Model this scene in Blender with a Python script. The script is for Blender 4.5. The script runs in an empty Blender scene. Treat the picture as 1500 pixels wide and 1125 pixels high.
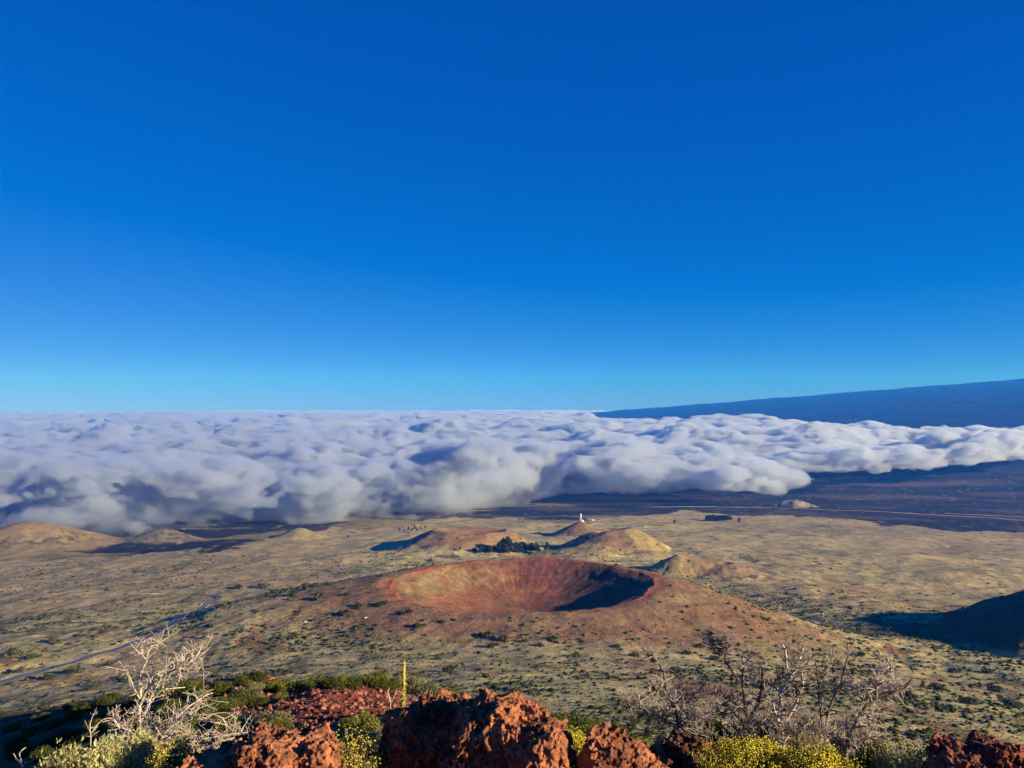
import bpy, bmesh, math, random
import numpy as np
from mathutils import Vector, Matrix

# ------------------------------------------------------------------ camera, world, sun
SC = bpy.context.scene
COL = SC.collection
FPX = 1127.0                       # focal length in photo pixels (26 mm equivalent)
PITCH = math.atan((596.0 - 562.5) / FPX)
cam_d = bpy.data.cameras.new('camera')
cam = bpy.data.objects.new('camera', cam_d)
COL.objects.link(cam)
cam_d.sensor_width = 34.6
cam_d.lens = 26.0 * (FPX * 34.6 / 1500) / 26.0
cam_d.clip_start = 0.05
cam_d.clip_end = 200000.0
cam.location = (0, 0, 0)
cam.rotation_euler = (math.pi / 2 + PITCH, 0, 0)
SC.camera = cam

SUN_EL = math.radians(16.5)
SUN_BACK = math.radians(24.0)      # how far behind the camera's right side the sun stands
sun_vec = Vector((math.cos(SUN_EL) * math.cos(SUN_BACK), -math.cos(SUN_EL) * math.sin(SUN_BACK), math.sin(SUN_EL)))
sun_d = bpy.data.lights.new('sun', 'SUN')
sun_d.energy = 5.0
sun_d.angle = math.radians(0.5)
sun_d.color = (1.0, 0.84, 0.62)
sun = bpy.data.objects.new('sun', sun_d)
COL.objects.link(sun)
sun.rotation_euler = sun_vec.to_track_quat('Z', 'Y').to_euler()

world = bpy.data.worlds.new('World')
SC.world = world
world.use_nodes = True
wt = world.node_tree
for n in list(wt.nodes):
    wt.nodes.remove(n)
sky = wt.nodes.new('ShaderNodeTexSky')
sky.sky_type = 'NISHITA'
sky.sun_disc = False
sky.sun_elevation = SUN_EL
sky.sun_rotation = math.atan2(sun_vec.x, sun_vec.y)
sky.altitude = 2900
sky.air_density = 1.0
sky.dust_density = 0.0
sky.ozone_density = 6.0
sep = wt.nodes.new('ShaderNodeSeparateColor')
comb = wt.nodes.new('ShaderNodeCombineColor')
def _lin(sock_in, sock_out, mul, add):      # colour balance of the sky, as the phone recorded it
    nd = wt.nodes.new('ShaderNodeMath'); nd.operation = 'MULTIPLY_ADD'; nd.use_clamp = False
    nd.inputs[1].default_value = mul; nd.inputs[2].default_value = add
    mx = wt.nodes.new('ShaderNodeMath'); mx.operation = 'MAXIMUM'; mx.inputs[1].default_value = 0.0
    wt.links.new(sock_in, nd.inputs[0]); wt.links.new(nd.outputs[0], mx.inputs[0]); wt.links.new(mx.outputs[0], sock_out)
bg = wt.nodes.new('ShaderNodeBackground')
bg.inputs['Strength'].default_value = 0.05
wo = wt.nodes.new('ShaderNodeOutputWorld')
wt.links.new(sky.outputs[0], sep.inputs[0])
_lin(sep.outputs[0], comb.inputs[0], 0.50, -0.44)
_lin(sep.outputs[1], comb.inputs[1], 0.42, 0.20)
_lin(sep.outputs[2], comb.inputs[2], 0.57, 2.2)
wt.links.new(comb.outputs[0], bg.inputs['Color'])
wt.links.new(bg.outputs[0], wo.inputs['Surface'])

SC.view_settings.view_transform = 'Standard'
SC.view_settings.look = 'None'
SC.view_settings.exposure = 1.15
SC.view_settings.gamma = 1.0
SC.render.engine = 'CYCLES'
cy = SC.cycles
cy.use_denoising = True
cy.use_adaptive_sampling = True
cy.adaptive_threshold = 0.012
cy.max_bounces = 10
cy.diffuse_bounces = 2
cy.glossy_bounces = 1
cy.transmission_bounces = 1
cy.volume_bounces = 5
cy.volume_step_rate = 1.0
cy.volume_max_steps = 256
cy.transparent_max_bounces = 6
cy.caustics_reflective = False
cy.caustics_refractive = False

# ------------------------------------------------------------------ numpy noise
def _hash(ix, iy, iz, seed):
    h = (ix.astype(np.uint32) * np.uint32(374761393)) + (iy.astype(np.uint32) * np.uint32(668265263))
    if not np.isscalar(iz): h = h + iz.astype(np.uint32) * np.uint32(2246822519)
    h = h + np.uint32((seed * 974634777) & 0xFFFFFFFF)
    h = (h ^ (h >> np.uint32(13))) * np.uint32(1274126177)
    h = (h ^ (h >> np.uint32(15))) * np.uint32(2654435769)
    return h ^ (h >> np.uint32(16))

_GX = np.cos(np.arange(256) * math.pi / 128).astype(np.float32); _GY = np.sin(np.arange(256) * math.pi / 128).astype(np.float32)
def noise2(x, y, seed=0):
    x, y = np.broadcast_arrays(np.asarray(x, dtype=np.float64), np.asarray(y, dtype=np.float64))
    xi = np.floor(x).astype(np.int32); yi = np.floor(y).astype(np.int32)
    xf = (x - xi).astype(np.float32); yf = (y - yi).astype(np.float32)
    u = xf * xf * xf * (xf * (xf * 6 - 15) + 10); v = yf * yf * yf * (yf * (yf * 6 - 15) + 10)
    r = 0
    for dx in (0, 1):
        for dy in (0, 1):
            h = _hash(xi + dx, yi + dy, 0, seed) & np.uint32(255)
            g = _GX[h] * (xf - dx) + _GY[h] * (yf - dy)
            r = r + g * ((u if dx else 1 - u) * (v if dy else 1 - v))
    return r * 1.5

def noise3(x, y, z, seed=0):
    xi = np.floor(x).astype(np.int32); yi = np.floor(y).astype(np.int32); zi = np.floor(z).astype(np.int32)
    xf = (x - xi).astype(np.float32); yf = (y - yi).astype(np.float32); zf = (z - zi).astype(np.float32)
    u = xf * xf * (3 - 2 * xf); v = yf * yf * (3 - 2 * yf); w = zf * zf * (3 - 2 * zf)
    r = 0
    for dx in (0, 1):
        for dy in (0, 1):
            for dz in (0, 1):
                h = _hash(xi + dx, yi + dy, zi + dz, seed)
                gx = ((h & 1023).astype(np.float32) / 511.5 - 1)
                gy = (((h >> 10) & 1023).astype(np.float32) / 511.5 - 1)
                gz = (((h >> 20) & 1023).astype(np.float32) / 511.5 - 1)
                g = gx * (xf - dx) + gy * (yf - dy) + gz * (zf - dz)
                r = r + g * (u if dx else 1 - u) * (v if dy else 1 - v) * (w if dz else 1 - w)
    return r * 1.3

def fbm2(x, y, octs=4, seed=0, gain=0.5):
    r = 0; a = 1.0
    for k in range(octs):
        r = r + a * noise2(x * 2 ** k + 17.3 * k, y * 2 ** k - 9.1 * k, seed + k)
        a *= gain
    return r

def fbm3(x, y, z, octs=4, seed=0, gain=0.5):
    r = 0; a = 1.0
    for k in range(octs):
        f = 2.03 ** k
        r = r + a * noise3(x * f + 3.7 * k, y * f - 5.3 * k, z * f + 1.9 * k, seed + k)
        a *= gain
    return r

def sstep(a, b, x):
    t = np.clip((x - a) / (b - a), 0, 1)
    return t * t * (3 - 2 * t)

# ------------------------------------------------------------------ terrain height
# valley shapes are laid out in survey units U and scaled by S; the origin is the viewer's eye
S = 0.7
_T = np.array([(0.5, 1.6), (2, 1.75), (4, 2.35), (6, 3.1), (9, 4.4), (15, 7.2), (30, 14.2), (60, 28), (100, 46.5), (200, 93), (300, 138), (400, 176),
      (550, 218), (700, 252), (900, 300), (1100, 345), (1300, 386), (1600, 434), (2000, 483), (2500, 533), (3200, 593),
      (4000, 652), (5000, 718), (6000, 776), (8000, 860), (12000, 950), (20000, 1010), (40000, 1060), (120000, 1100)])
_ld = np.linspace(math.log(0.5), math.log(120000), 1200)
_hh = np.interp(_ld, np.log(_T[:, 0]), _T[:, 1] / _T[:, 0])
_k = np.exp(-np.linspace(-2.5, 2.5, 41) ** 2); _k /= _k.sum()
_hh = np.convolve(np.pad(_hh, 20, mode='edge'), _k, mode='valid')

def base_h(D):
    return -np.interp(np.log(np.maximum(D, 0.5)), _ld, _hh) * np.maximum(D, 0.5)

# hills: (name, x, y, rim radius, summit z, base radius, crater depth, steepness, x-stretch)
def q(px, D):                      # lateral position for a bearing
    return (px - 750) / FPX * D

HILLS = {}

def cone(X, Y, cx, cy, rr, br, h, depth=0.0, p=1.6, rot=0.0, sx=1.0, wob=0.06, seed=0, tilt=(0, 0)):
    """extra height of a cinder cone over the plain"""
    dx = X - cx; dy = Y - cy
    c, s = math.cos(rot), math.sin(rot)
    ex = (dx * c + dy * s) / sx; ey = -dx * s + dy * c
    r = np.hypot(ex, ey)
    th = np.arctan2(ey, ex)
    wobn = noise2(np.cos(th) * 2 + seed, np.sin(th) * 2, seed + 50) * wob + noise2(dx / rr * 1.3, dy / rr * 1.3, seed + 9) * wob * 0.5
    r = r * (1 + wobn)
    t = np.clip((r - rr) / (br - rr), 0, 1)
    prof = np.where(r > rr, (1 - t) ** p * (1 + 0.3 * t), 1.0)
    if depth > 0:
        a = np.clip(r / rr, 0, 1)
        inner = 1 - depth / h * (1 - a ** 2.6)
        prof = np.where(r < rr, inner, prof)
        lip = np.exp(-((r - rr) / (0.16 * rr)) ** 2)      # rounded lip
        prof = prof - lip * 0.035
    else:
        a = np.clip(r / rr, 0, 1)
        prof = np.where(r < rr, 1 + 0.10 * (1 - a * a), prof)
    lift = 1 + (tilt[0] * dx + tilt[1] * dy) / br
    return h * prof * np.where(r < br, lift, 1)

def height_parts(X, Y):
    """X, Y in survey units; returns total z and a dict of hill contributions (survey units)"""
    D = np.hypot(X, Y)
    Yc = np.where(Y > 0, D, D * 0.25 + 0.5)               # behind the viewer the ridge is almost level
    fr = sstep(-0.2, 0.5, Y / np.maximum(D, 1e-3))
    b = base_h(D) * fr + base_h(np.maximum(D * 0.25, 0.5)) * (1 - fr)
    near = 1 - sstep(250, 700, D)
    # undulation of the flank
    amp = 14 * sstep(600, 1500, D) * (1 - 0.6 * sstep(3500, 6000, D))
    b = b + amp * fbm2(X / 520, Y / 420, 4, 3)
    b = b + 2.2 * sstep(450, 900, D) * (1 - sstep(3000, 4500, D)) * fbm2(X / 60, Y / 60, 3, 8)
    # swell on the left of the valley, gully on the right of the crater
    b = b + 26 * np.exp(-(((X + 950) / 260) ** 2 + ((Y - 1450) / 420) ** 2))
    b = b + 34 * np.exp(-(((X + 420) / 230) ** 2 + ((Y - 1500) / 260) ** 2))
    b = b - 26 * np.exp(-(((X - 560) / 190) ** 2 + ((Y - 1500) / 520) ** 2))
    hills = {}
    # the big crater
    ground = b
    cxx, cyy = 17.0, 1490.0
    dx = X - cxx; dy = Y - cyy
    th = np.arctan2(dy, dx)
    # target: level rim at z = -330 ; flank wide to the right and front right
    r = np.hypot(dx / 1.12, dy)
    r = r * (1 + 0.045 * noise2(np.cos(th) * 1.5 + 4, np.sin(th) * 1.5, 5) + 0.022 * noise2(dx / 45, dy / 45, 77) + 0.012 * noise2(dx / 15, dy / 15, 78))
    rr = 222.0
    wide = 330 + 110 * np.exp(-((np.angle(np.exp(1j * (th - 3.14)))) / 0.8) ** 2) + 110 * np.exp(-((np.angle(np.exp(1j * (th + 0.25)))) / 0.75) ** 2) 
    rimz = -331.0 + 4 * np.cos(th - 0.5) + 3.5 * noise2(np.cos(th) * 2.2, np.sin(th) * 2.2, 15) + 1.5 * noise2(dx / 30, dy / 30, 79)
    t = np.clip((r - rr) / wide, 0, 1)
    w = (1 - t) ** 1.55 * (1 + 0.45 * t)
    outz = ground + (rimz - ground) * w
    outz = outz - 0.7 * w * (1 - w) * 4 * np.abs(noise2(th * 14, r / 300, 31))     # faint gullies
    a = np.clip(r / rr, 0, 1)
    inz = -331.0 + (rimz + 331.0) * sstep(0.3, 1, a) - 58 * (1 - a ** 2.2)
    inz = inz + 0.7 * noise2(th * 22, r / 200, 32) * a * (1 - a) * 4
    rz = np.where(r < rr, inz, outz)
    rz = rz - 5.0 * np.exp(-((r - rr) / 16) ** 2)
    z = np.where(r < rr + wide, rz, ground)
    hills['crater'] = np.where(r < rr + wide * 0.86, 99.0, 0.0)
    crater_r = (r, rr, th, w)
    def add(name, zc):
        nonlocal z
        hills[name] = zc
        z = z + zc
    add('domed_hill', cone(X, Y, q(48, 3700), 3700, 90, 520, 122, p=1.7, sx=1.0, seed=1))
    add('low_hill', cone(X, Y, q(240, 3850), 3850, 40, 200, 56, p=1.5, sx=1.15, seed=2))
    add('small_hill', cone(X, Y, q(441, 3900), 3900, 25, 150, 46, p=1.4, seed=3))
    add('misty_hill', cone(X, Y, q(560, 4500), 4500, 60, 330, 30, p=1.6, sx=1.3, seed=4))
    add('flat_topped_cone', cone(X, Y, q(688, 3330), 3330, 158, 350, 72, 20, p=1.3, sx=1.0, seed=6, tilt=(-0.05, 0.06)))
    add('tower_hill', cone(X, Y, q(850, 3950), 3950, 18, 165, 66, p=1.35, seed=7))
    add('notched_cone', cone(X, Y, q(893, 3260), 3280, 86, 250, 88, 42, p=1.15, sx=1.05, seed=8, tilt=(0.22, -0.05)))
    add('hummock', cone(X, Y, q(845, 3060), 3060, 30, 120, 18, p=1.4, sx=1.3, seed=11) + cone(X, Y, q(880, 2990), 2990, 20, 80, 15, p=1.4, sx=1.2, seed=12) + cone(X, Y, q(952, 3060), 3060, 24, 90, 14, p=1.4, sx=1.3, seed=14))
    add('twin_hill', cone(X, Y, q(993, 2560), 2560, 16, 122, 56, p=1.25, sx=1.0, seed=9))
    add('brown_hill', cone(X, Y, q(1060, 2520), 2520, 24, 145, 40, 10, p=1.35, sx=1.0, seed=10, tilt=(0.05, 0)))
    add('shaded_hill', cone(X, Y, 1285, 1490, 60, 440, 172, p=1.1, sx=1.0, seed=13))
    add('quarry_hill', cone(X, Y, q(1160, 6300), 6300, 50, 155, 50, p=1.0, sx=1.2, seed=16, wob=0.3))
    # broad shield mountain far to the right
    pr = np.hypot(X - 34000, Y - 34000)
    sh = 2132 - 0.0803 * pr + 34 * fbm2(X / 2200, Y / 2200, 5, 21, 0.62) + 14 * fbm2(X / 520, Y / 400, 4, 22)
    m = -905 + 120 * sstep(0, 1, 0)
    soft = 60.0
    lift = np.logaddexp(0, np.clip((sh - z) / soft, -60, 60)) * soft
    lift = np.where(D > 5200, lift, 0) * sstep(5200, 8500, D)
    hills['mountain'] = lift
    z = z + lift
    # the shoulder just below the viewer, in real metres (small against S)
    return z, hills, crater_r

def near_extra(x, y):
    """the near slope, metres"""
    D = np.hypot(x, y)
    e = 0 * x
    # shoulder with red cinders 55 m out, highest left of the middle
    A = x / np.maximum(y, 1.0)
    tn = np.interp(A, [-.30, -.17, -.1, 0, .1, .2, .4, .8], [.350, .355, .375, .40, .425, .45, .467, .467])
    e_r = (0.467 - tn) * 57
    lx = np.maximum(-x - 15, 0)
    cy_ = 57 + 0.75 * lx
    e_l = (-20.2 - 0.36 * lx) + 0.467 * np.hypot(x, cy_)
    k = sstep(-0.34, -0.24, A)
    amp_ = e_r * k + e_l * (1 - k)
    yc = 57 * k + cy_ * (1 - k)
    amp_ = amp_ * (1 - sstep(90, 150, -x))
    e = e + amp_ * np.exp(-(np.abs(y - yc) / np.where(y < yc, 28, 20)) ** 2.2)
    e = e + 0.5 * fbm2(x / 7, y / 7, 4, 41) * sstep(6, 16, D) * (1 - sstep(120, 320, D))
    e = e + 0.10 * fbm2(x / 0.9, y / 0.9, 4, 42) * sstep(1.5, 4, D) * (1 - sstep(30, 60, D))
    return e

def terrain(x, y, parts=False):
    x = np.asarray(x, dtype=np.float64); y = np.asarray(y, dtype=np.float64)
    z, hills, cr = height_parts(x / S, y / S)
    D = np.hypot(x, y)
    nearz = base_h(D) * sstep(-0.2, 0.5, y / np.maximum(D, 1e-3)) + base_h(np.maximum(D * 0.25, 0.5)) * (1 - sstep(-0.2, 0.5, y / np.maximum(D, 1e-3)))
    w = sstep(90, 240, D)
    zz = nearz * (1 - w) + z * S * w + near_extra(x, y)
    if parts:
        return zz, hills, cr
    return zz

CP, SP = math.cos(PITCH), math.sin(PITCH)
def ray(px, py):
    u = (px - 750) / FPX; v = (562.5 - py) / FPX
    d = Vector((u, CP - v * SP, SP + v * CP))
    return d / d.y
def at(px, py, Y):                 # the point Y metres ahead seen at photo pixel px, py
    return ray(px, py) * Y
def on_ground(px, py, y0=3.0, y1=40000.0, n=3000):
    """where the line of sight of a photo pixel meets the ground (first hit beyond y0)"""
    d = ray(px, py)
    Y = np.exp(np.linspace(math.log(y0), math.log(y1), n))
    g = terrain(d.x * Y, Y) - d.z * Y
    k = np.nonzero(g >= 0)[0]
    if len(k) == 0:
        return None
    k = k[0]
    if k == 0:
        return Vector((d.x * Y[0], Y[0], d.z * Y[0]))
    t = g[k - 1] / (g[k - 1] - g[k])
    yy = Y[k - 1] + (Y[k] - Y[k - 1]) * t
    return Vector((d.x * yy, yy, float(terrain(np.array([d.x * yy]), np.array([yy]))[0])))

# ------------------------------------------------------------------ helpers
def tag(o, label=None, cat=None, group=None, kind=None):
    if label: o['label'] = label
    if cat: o['category'] = cat
    if group: o['group'] = group
    if kind: o['kind'] = kind
    return o

def link(name, me, mat=None, parent=None, loc=None):
    o = bpy.data.objects.new(name, me)
    COL.objects.link(o)
    if mat is not None:
        me.materials.append(mat)
    if parent is not None:
        o.parent = parent
    if loc is not None:
        o.location = loc
    return o

def mesh_np(name, V, F, smooth=True):
    """V (n,3), F (m,k) with constant k"""
    V = np.asarray(V, dtype=np.float32); F = np.asarray(F, dtype=np.int32)
    me = bpy.data.meshes.new(name)
    me.vertices.add(len(V)); me.vertices.foreach_set('co', V.ravel())
    k = F.shape[1]
    me.loops.add(F.size); me.loops.foreach_set('vertex_index', F.ravel())
    me.polygons.add(len(F))
    me.polygons.foreach_set('loop_start', np.arange(0, F.size, k, dtype=np.int32))
    me.polygons.foreach_set('loop_total', np.full(len(F), k, dtype=np.int32))
    me.update(calc_edges=True)
    if smooth:
        me.polygons.foreach_set('use_smooth', np.ones(len(F), dtype=bool))
    return me

class NT:
    """small helper for building node materials"""
    def __init__(self, name):
        self.m = bpy.data.materials.new(name); self.m.use_nodes = True
        self.t = self.m.node_tree
        for n in list(self.t.nodes): self.t.nodes.remove(n)
        self.out = self.t.nodes.new('ShaderNodeOutputMaterial')
    def n(self, typ, ins=None, **props):
        nd = self.t.nodes.new(typ)
        for k, v in props.items(): setattr(nd, k, v)
        for k, v in (ins or {}).items():
            s = nd.inputs[k]
            if isinstance(v, bpy.types.NodeSocket): self.t.links.new(v, s)
            elif isinstance(v, tuple) and len(v) == 3 and s.type == 'RGBA': s.default_value = (*v, 1)
            else: s.default_value = v
        return nd
    def l(self, a, b): self.t.links.new(a, b)
    def ramp(self, fac, stops, interp='LINEAR'):
        r = self.t.nodes.new('ShaderNodeValToRGB'); r.color_ramp.interpolation = interp
        e = r.color_ramp.elements
        while len(e) < len(stops): e.new(0.5)
        for k, (p, c) in enumerate(stops):
            e[k].position = p
            e[k].color = (*c, 1) if isinstance(c, tuple) else (c, c, c, 1)
        self.l(fac, r.inputs[0])
        return r.outputs[0]
    def mix(self, fac, a, b, mode='MIX'):
        nd = self.n('ShaderNodeMix', data_type='RGBA', blend_type=mode)
        for s, v in ((nd.inputs[0], fac), (nd.inputs[6], a), (nd.inputs[7], b)):
            if isinstance(v, bpy.types.NodeSocket): self.l(v, s)
            elif isinstance(v, tuple): s.default_value = (*v, 1)
            else: s.default_value = v
        return nd.outputs[2]
    def math(self, op, a, b=0.0, c=0.0):
        nd = self.n('ShaderNodeMath', operation=op)
        for s, v in zip(nd.inputs, (a, b, c)):
            if isinstance(v, bpy.types.NodeSocket): self.l(v, s)
            else: s.default_value = v
        return nd.outputs[0]
    def noise(self, scale, detail=3, rough=0.55, vec=None, dist=0.0):
        nd = self.n('ShaderNodeTexNoise', {'Scale': scale, 'Detail': detail, 'Roughness': rough, 'Distortion': dist})
        if vec is None:
            vec = self.pos()
        self.l(vec, nd.inputs['Vector'])
        return nd.outputs[0]
    def pos(self):
        if not hasattr(self, '_p'): self._p = self.n('ShaderNodeNewGeometry').outputs['Position']
        return self._p
    def obj(self):
        if not hasattr(self, '_o'): self._o = self.n('ShaderNodeTexCoord').outputs['Object']
        return self._o
    def bsdf(self, color, rough=0.9, bump=None, strength=0.3, dist=0.1, spec=0.2, **ins):
        b = self.n('ShaderNodeBsdfPrincipled', {'Roughness': rough, 'Specular IOR Level': spec, **ins})
        if isinstance(color, bpy.types.NodeSocket): self.l(color, b.inputs['Base Color'])
        else: b.inputs['Base Color'].default_value = (*color, 1)
        if bump is not None:
            bp = self.n('ShaderNodeBump', {'Strength': strength, 'Distance': dist})
            self.l(bump, bp.inputs['Height']); self.l(bp.outputs[0], b.inputs['Normal'])
        self.l(b.outputs[0], self.out.inputs[0])
        return b

# ------------------------------------------------------------------ terrain mesh
LOWRES = 1
def build_terrain():
    # rings, denser where the valley is seen
    seg = [(0.35, 3, 40), (3, 12, 260), (12, 110, 420), (110, 420, 200), (420, 2900, 760), (2900, 5200, 150), (5200, 30000, 200), (30000, 46000, 12)]
    R = np.concatenate([np.exp(np.linspace(math.log(a), math.log(b), n // LOWRES, endpoint=False)) for a, b, n in seg] + [[46000.0]])
    half = math.radians(37)
    a_in = np.linspace(-half, half, 980 // LOWRES)
    a_out = np.linspace(half, 2 * math.pi - half, 90)[1:-1]
    A = np.concatenate([a_in, a_out])
    rr, aa = np.meshgrid(R, A, indexing='ij')
    X = np.sin(aa) * rr; Y = np.cos(aa) * rr
    Z, hills, cr = terrain(X, Y, parts=True)
    nr, na = X.shape
    # albedo
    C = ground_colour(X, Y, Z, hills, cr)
    V = np.stack([X, Y, Z], -1).reshape(-1, 3)
    V = np.vstack([V, [[0, 0, float(Z[0].mean())]]])
    C = np.vstack([C.reshape(-1, 4), C.reshape(-1, 4)[:1]])
    idx = np.arange(nr * na).reshape(nr, na)
    nxt = np.roll(idx, -1, axis=1)
    F = np.stack([idx[:-1], nxt[:-1], nxt[1:], idx[1:]], -1).reshape(-1, 4)[:, ::-1]
    cell = [h[:-1].reshape(-1) for h in hills.values()]
    names = list(hills.keys())
    lab = np.zeros(len(F), dtype=int)
    best = np.full(len(F), 5.0)
    for k, nm in enumerate(names):
        c = cell[k]
        thr = 60.0 if nm == 'mountain' else 4.0
        m = (c > thr) & (c >= best) if nm != 'crater' else c > 50
        if nm == 'shaded_hill': m = (c > 14) & (c >= best)
        lab[m] = k + 1; best[m] = np.maximum(best[m], c[m])
    Dc = np.hypot(X, Y)[:-1].reshape(-1)
    Yc = Y[:-1].reshape(-1)
    lab[(Dc < 130)] = 100
    full = mesh_np('full', V, F)                      # for shared, seamless normals
    nrm = np.empty(len(V) * 3, dtype=np.float32)
    full.vertices.foreach_get('normal', nrm); nrm = nrm.reshape(-1, 3)
    groups = [('ground', 0), ('hillside', 100)] + [(nm, k + 1) for k, nm in enumerate(names)]
    for nm, k in groups:
        f = F[lab == k]
        if nm == 'hillside':
            f4 = f
        if len(f) == 0: continue
        used, inv = np.unique(f, return_inverse=True)
        me = mesh_np(nm, V[used], inv.reshape(-1, 4))
        ca = me.color_attributes.new('albedo', 'FLOAT_COLOR', 'POINT')
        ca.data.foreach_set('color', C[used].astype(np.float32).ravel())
        me.normals_split_custom_set_from_vertices([tuple(v) for v in nrm[used].tolist()])
        o = link(nm, me, MAT_NEAR if nm == 'hillside' else MAT_GROUND)
        o['kind'] = 'structure'
        if nm in HILL_LABELS:
            o['label'] = HILL_LABELS[nm]; 
    bpy.data.meshes.remove(full)
    # the small disc right under the viewer's feet is closed by a fan
    n0 = na
    me = mesh_np('ground_underfoot', np.vstack([V[:n0], V[-1:]]), np.stack([np.arange(n0), np.full(n0, n0), (np.arange(n0) + 1) % n0], -1)[:, ::-1])
    ca = me.color_attributes.new('albedo', 'FLOAT_COLOR', 'POINT')
    ca.data.foreach_set('color', np.tile(C[:1], (n0 + 1, 1)).astype(np.float32).ravel())
    o = link('ground_underfoot', me, MAT_NEAR); o['kind'] = 'structure'

HILL_LABELS = {}

def lerpc(C, col, w):
    w = np.clip(w, 0, 1)[..., None]
    return C * (1 - w) + np.array(col) * w

def ground_colour(X, Y, Z, hills, cr):
    x = X; y = Y
    D = np.hypot(x, y)
    n1 = fbm2(x / 160, y / 260, 4, 101); n2 = fbm2(x / 45, y / 80, 4, 102); n3 = fbm2(x / 420, y / 700, 3, 103)
    n4 = fbm2(x / 12, y / 20, 3, 104)
    C = np.zeros(X.shape + (3,)) + np.array(TAN)
    C = lerpc(C, OLIVE, sstep(-0.1, 0.6, n1 + 0.4 * n2))
    C = lerpc(C, BROWN, sstep(0.1, 0.75, -n1 + 0.6 * n3 + 0.3 * n4))
    C = lerpc(C, STRAW, sstep(0.15, 0.7, n3 - 0.5 * n2 + 0.2))
    C = lerpc(C, RUST, 0.75 * sstep(0.45, 0.8, n2 + 0.55 * fbm2(x / 90, y / 150, 3, 105)) * (1 - sstep(1300, 2200, D)))
    # right hand plain: flat straw ground
    right = sstep(0.16, 0.4, x / np.maximum(y, 1)) * sstep(1150, 1700, D)
    C = lerpc(C, (0.33, 0.272, 0.135), 0.7 * right)
    C = lerpc(C, (0.22, 0.14, 0.085), 0.5 * right * sstep(0.0, 0.6, n3 + n1 * 0.7))
    C = lerpc(C, (0.22, 0.23, 0.105), 0.5 * right * sstep(0.2, 0.6, fbm2(x / 300, y / 420, 3, 133)))
    sp = fbm2(x / 70, y / 36, 5, 134, 0.62)
    C = lerpc(C, (0.06, 0.055, 0.045), 0.85 * sstep(0.62, 0.78, sp + 0.35 * n3) * sstep(900, 1300, D))
    # left mid valley: brown heath
    left = (1 - sstep(-0.35, -0.15, x / np.maximum(y, 1))) * sstep(1250, 1600, D)
    C = lerpc(C, (0.24, 0.185, 0.105), 0.6 * left)
    # lava field beyond the grass
    edge = 3450 + 650 * sstep(0.05, 0.3, x / np.maximum(y, 1)) - 330 * sstep(0.33, 0.62, x / np.maximum(y, 1)) + 90 * noise2(x / 260, 0 * x, 7) * 2 + 330 * fbm2(x / 500, y / 700, 6, 107, 0.6)
    edge = edge - 900 * (1 - sstep(-0.34, -0.12, x / np.maximum(y, 1)))
    lav = sstep(-25, 25, D - edge)
    lavc = np.zeros(C.shape) + np.array(LAVA)
    lavc = lerpc(lavc, (0.062, 0.05, 0.04), sstep(0.0, 0.6, fbm2(x / 900, y / 500, 5, 108)))
    lavc = lerpc(lavc, (0.16, 0.135, 0.07), sstep(0.16, 0.34, fbm2(x / 1000, y / 260, 5, 109)) * (1 - sstep(4200, 5600, D)) * (1 - sstep(0.18, 0.3, x / np.maximum(y, 1))))
    lavc = lerpc(lavc, (0.10, 0.06, 0.05), 0.8 * sstep(0.1, 0.7, fbm2(x / 1600, y / 600, 4, 119)) * sstep(4200, 5000, D))
    w = lav[..., None]
    C = C * (1 - w) + lavc * w
    # big crater
    r, rr, th, wf = cr
    m = hills['crater'] > 0
    n5 = fbm2(x / 22, y / 22, 4, 110); n6 = fbm2(x / 60, y / 60, 3, 111)
    out = np.zeros(C.shape) + np.array(FLANK)
    out = lerpc(out, (0.215, 0.155, 0.075), sstep(0.0, 0.55, n6 + 0.35 * n5 + 0.15 * np.sin(th)) * 0.75)
    fade = sstep(0.30, 0.72, wf + 0.16 * n5 + 0.26 * np.exp(-(np.angle(np.exp(1j * (th + 0.45))) / 0.6) ** 2))
    Cc = C * (1 - fade[..., None]) + out * fade[..., None]
    band = np.exp(-((r - rr + 3) / 15) ** 2) * np.clip(sstep(0.1, 0.8, -np.cos(th)) + 0.8 * sstep(0.45, 0.9, np.cos(th)) + 0.5 * sstep(0.5, 1, np.sin(th)) + 0.35 * n5, 0, 1)
    Cc = lerpc(Cc, (0.30, 0.085, 0.045), 0.85 * band)
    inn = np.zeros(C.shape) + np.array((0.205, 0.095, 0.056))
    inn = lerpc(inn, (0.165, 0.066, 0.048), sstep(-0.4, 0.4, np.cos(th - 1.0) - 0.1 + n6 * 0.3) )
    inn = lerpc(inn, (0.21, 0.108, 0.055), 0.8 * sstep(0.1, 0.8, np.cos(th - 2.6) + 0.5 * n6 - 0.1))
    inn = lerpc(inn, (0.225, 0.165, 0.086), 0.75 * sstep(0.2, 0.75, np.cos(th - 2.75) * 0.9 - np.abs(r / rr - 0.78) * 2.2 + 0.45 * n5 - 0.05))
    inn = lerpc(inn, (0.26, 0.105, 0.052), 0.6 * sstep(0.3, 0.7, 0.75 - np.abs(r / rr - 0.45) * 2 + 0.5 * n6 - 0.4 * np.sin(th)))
    inn = lerpc(inn, (0.06, 0.052, 0.035), 0.8 * sstep(0.0, 0.45, np.cos(th - 0.15) - 0.62 + 0.30 * n5 + 0.5 * (r / rr - 0.55)))  # dark brush on the right wall, painted to deepen the rim's shadow too
    streak = fbm2(th * 26, r / 120, 3, 120) * sstep(0.55, 0.95, r / rr)
    inn = inn * (1 + 0.22 * np.clip(streak + 0.6 * n5, -1, 1) * sstep(0.25, 0.7, r / rr))[..., None]
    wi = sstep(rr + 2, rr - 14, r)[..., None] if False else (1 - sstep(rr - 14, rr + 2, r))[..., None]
    Cc = Cc * (1 - wi) + inn * wi
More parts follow.
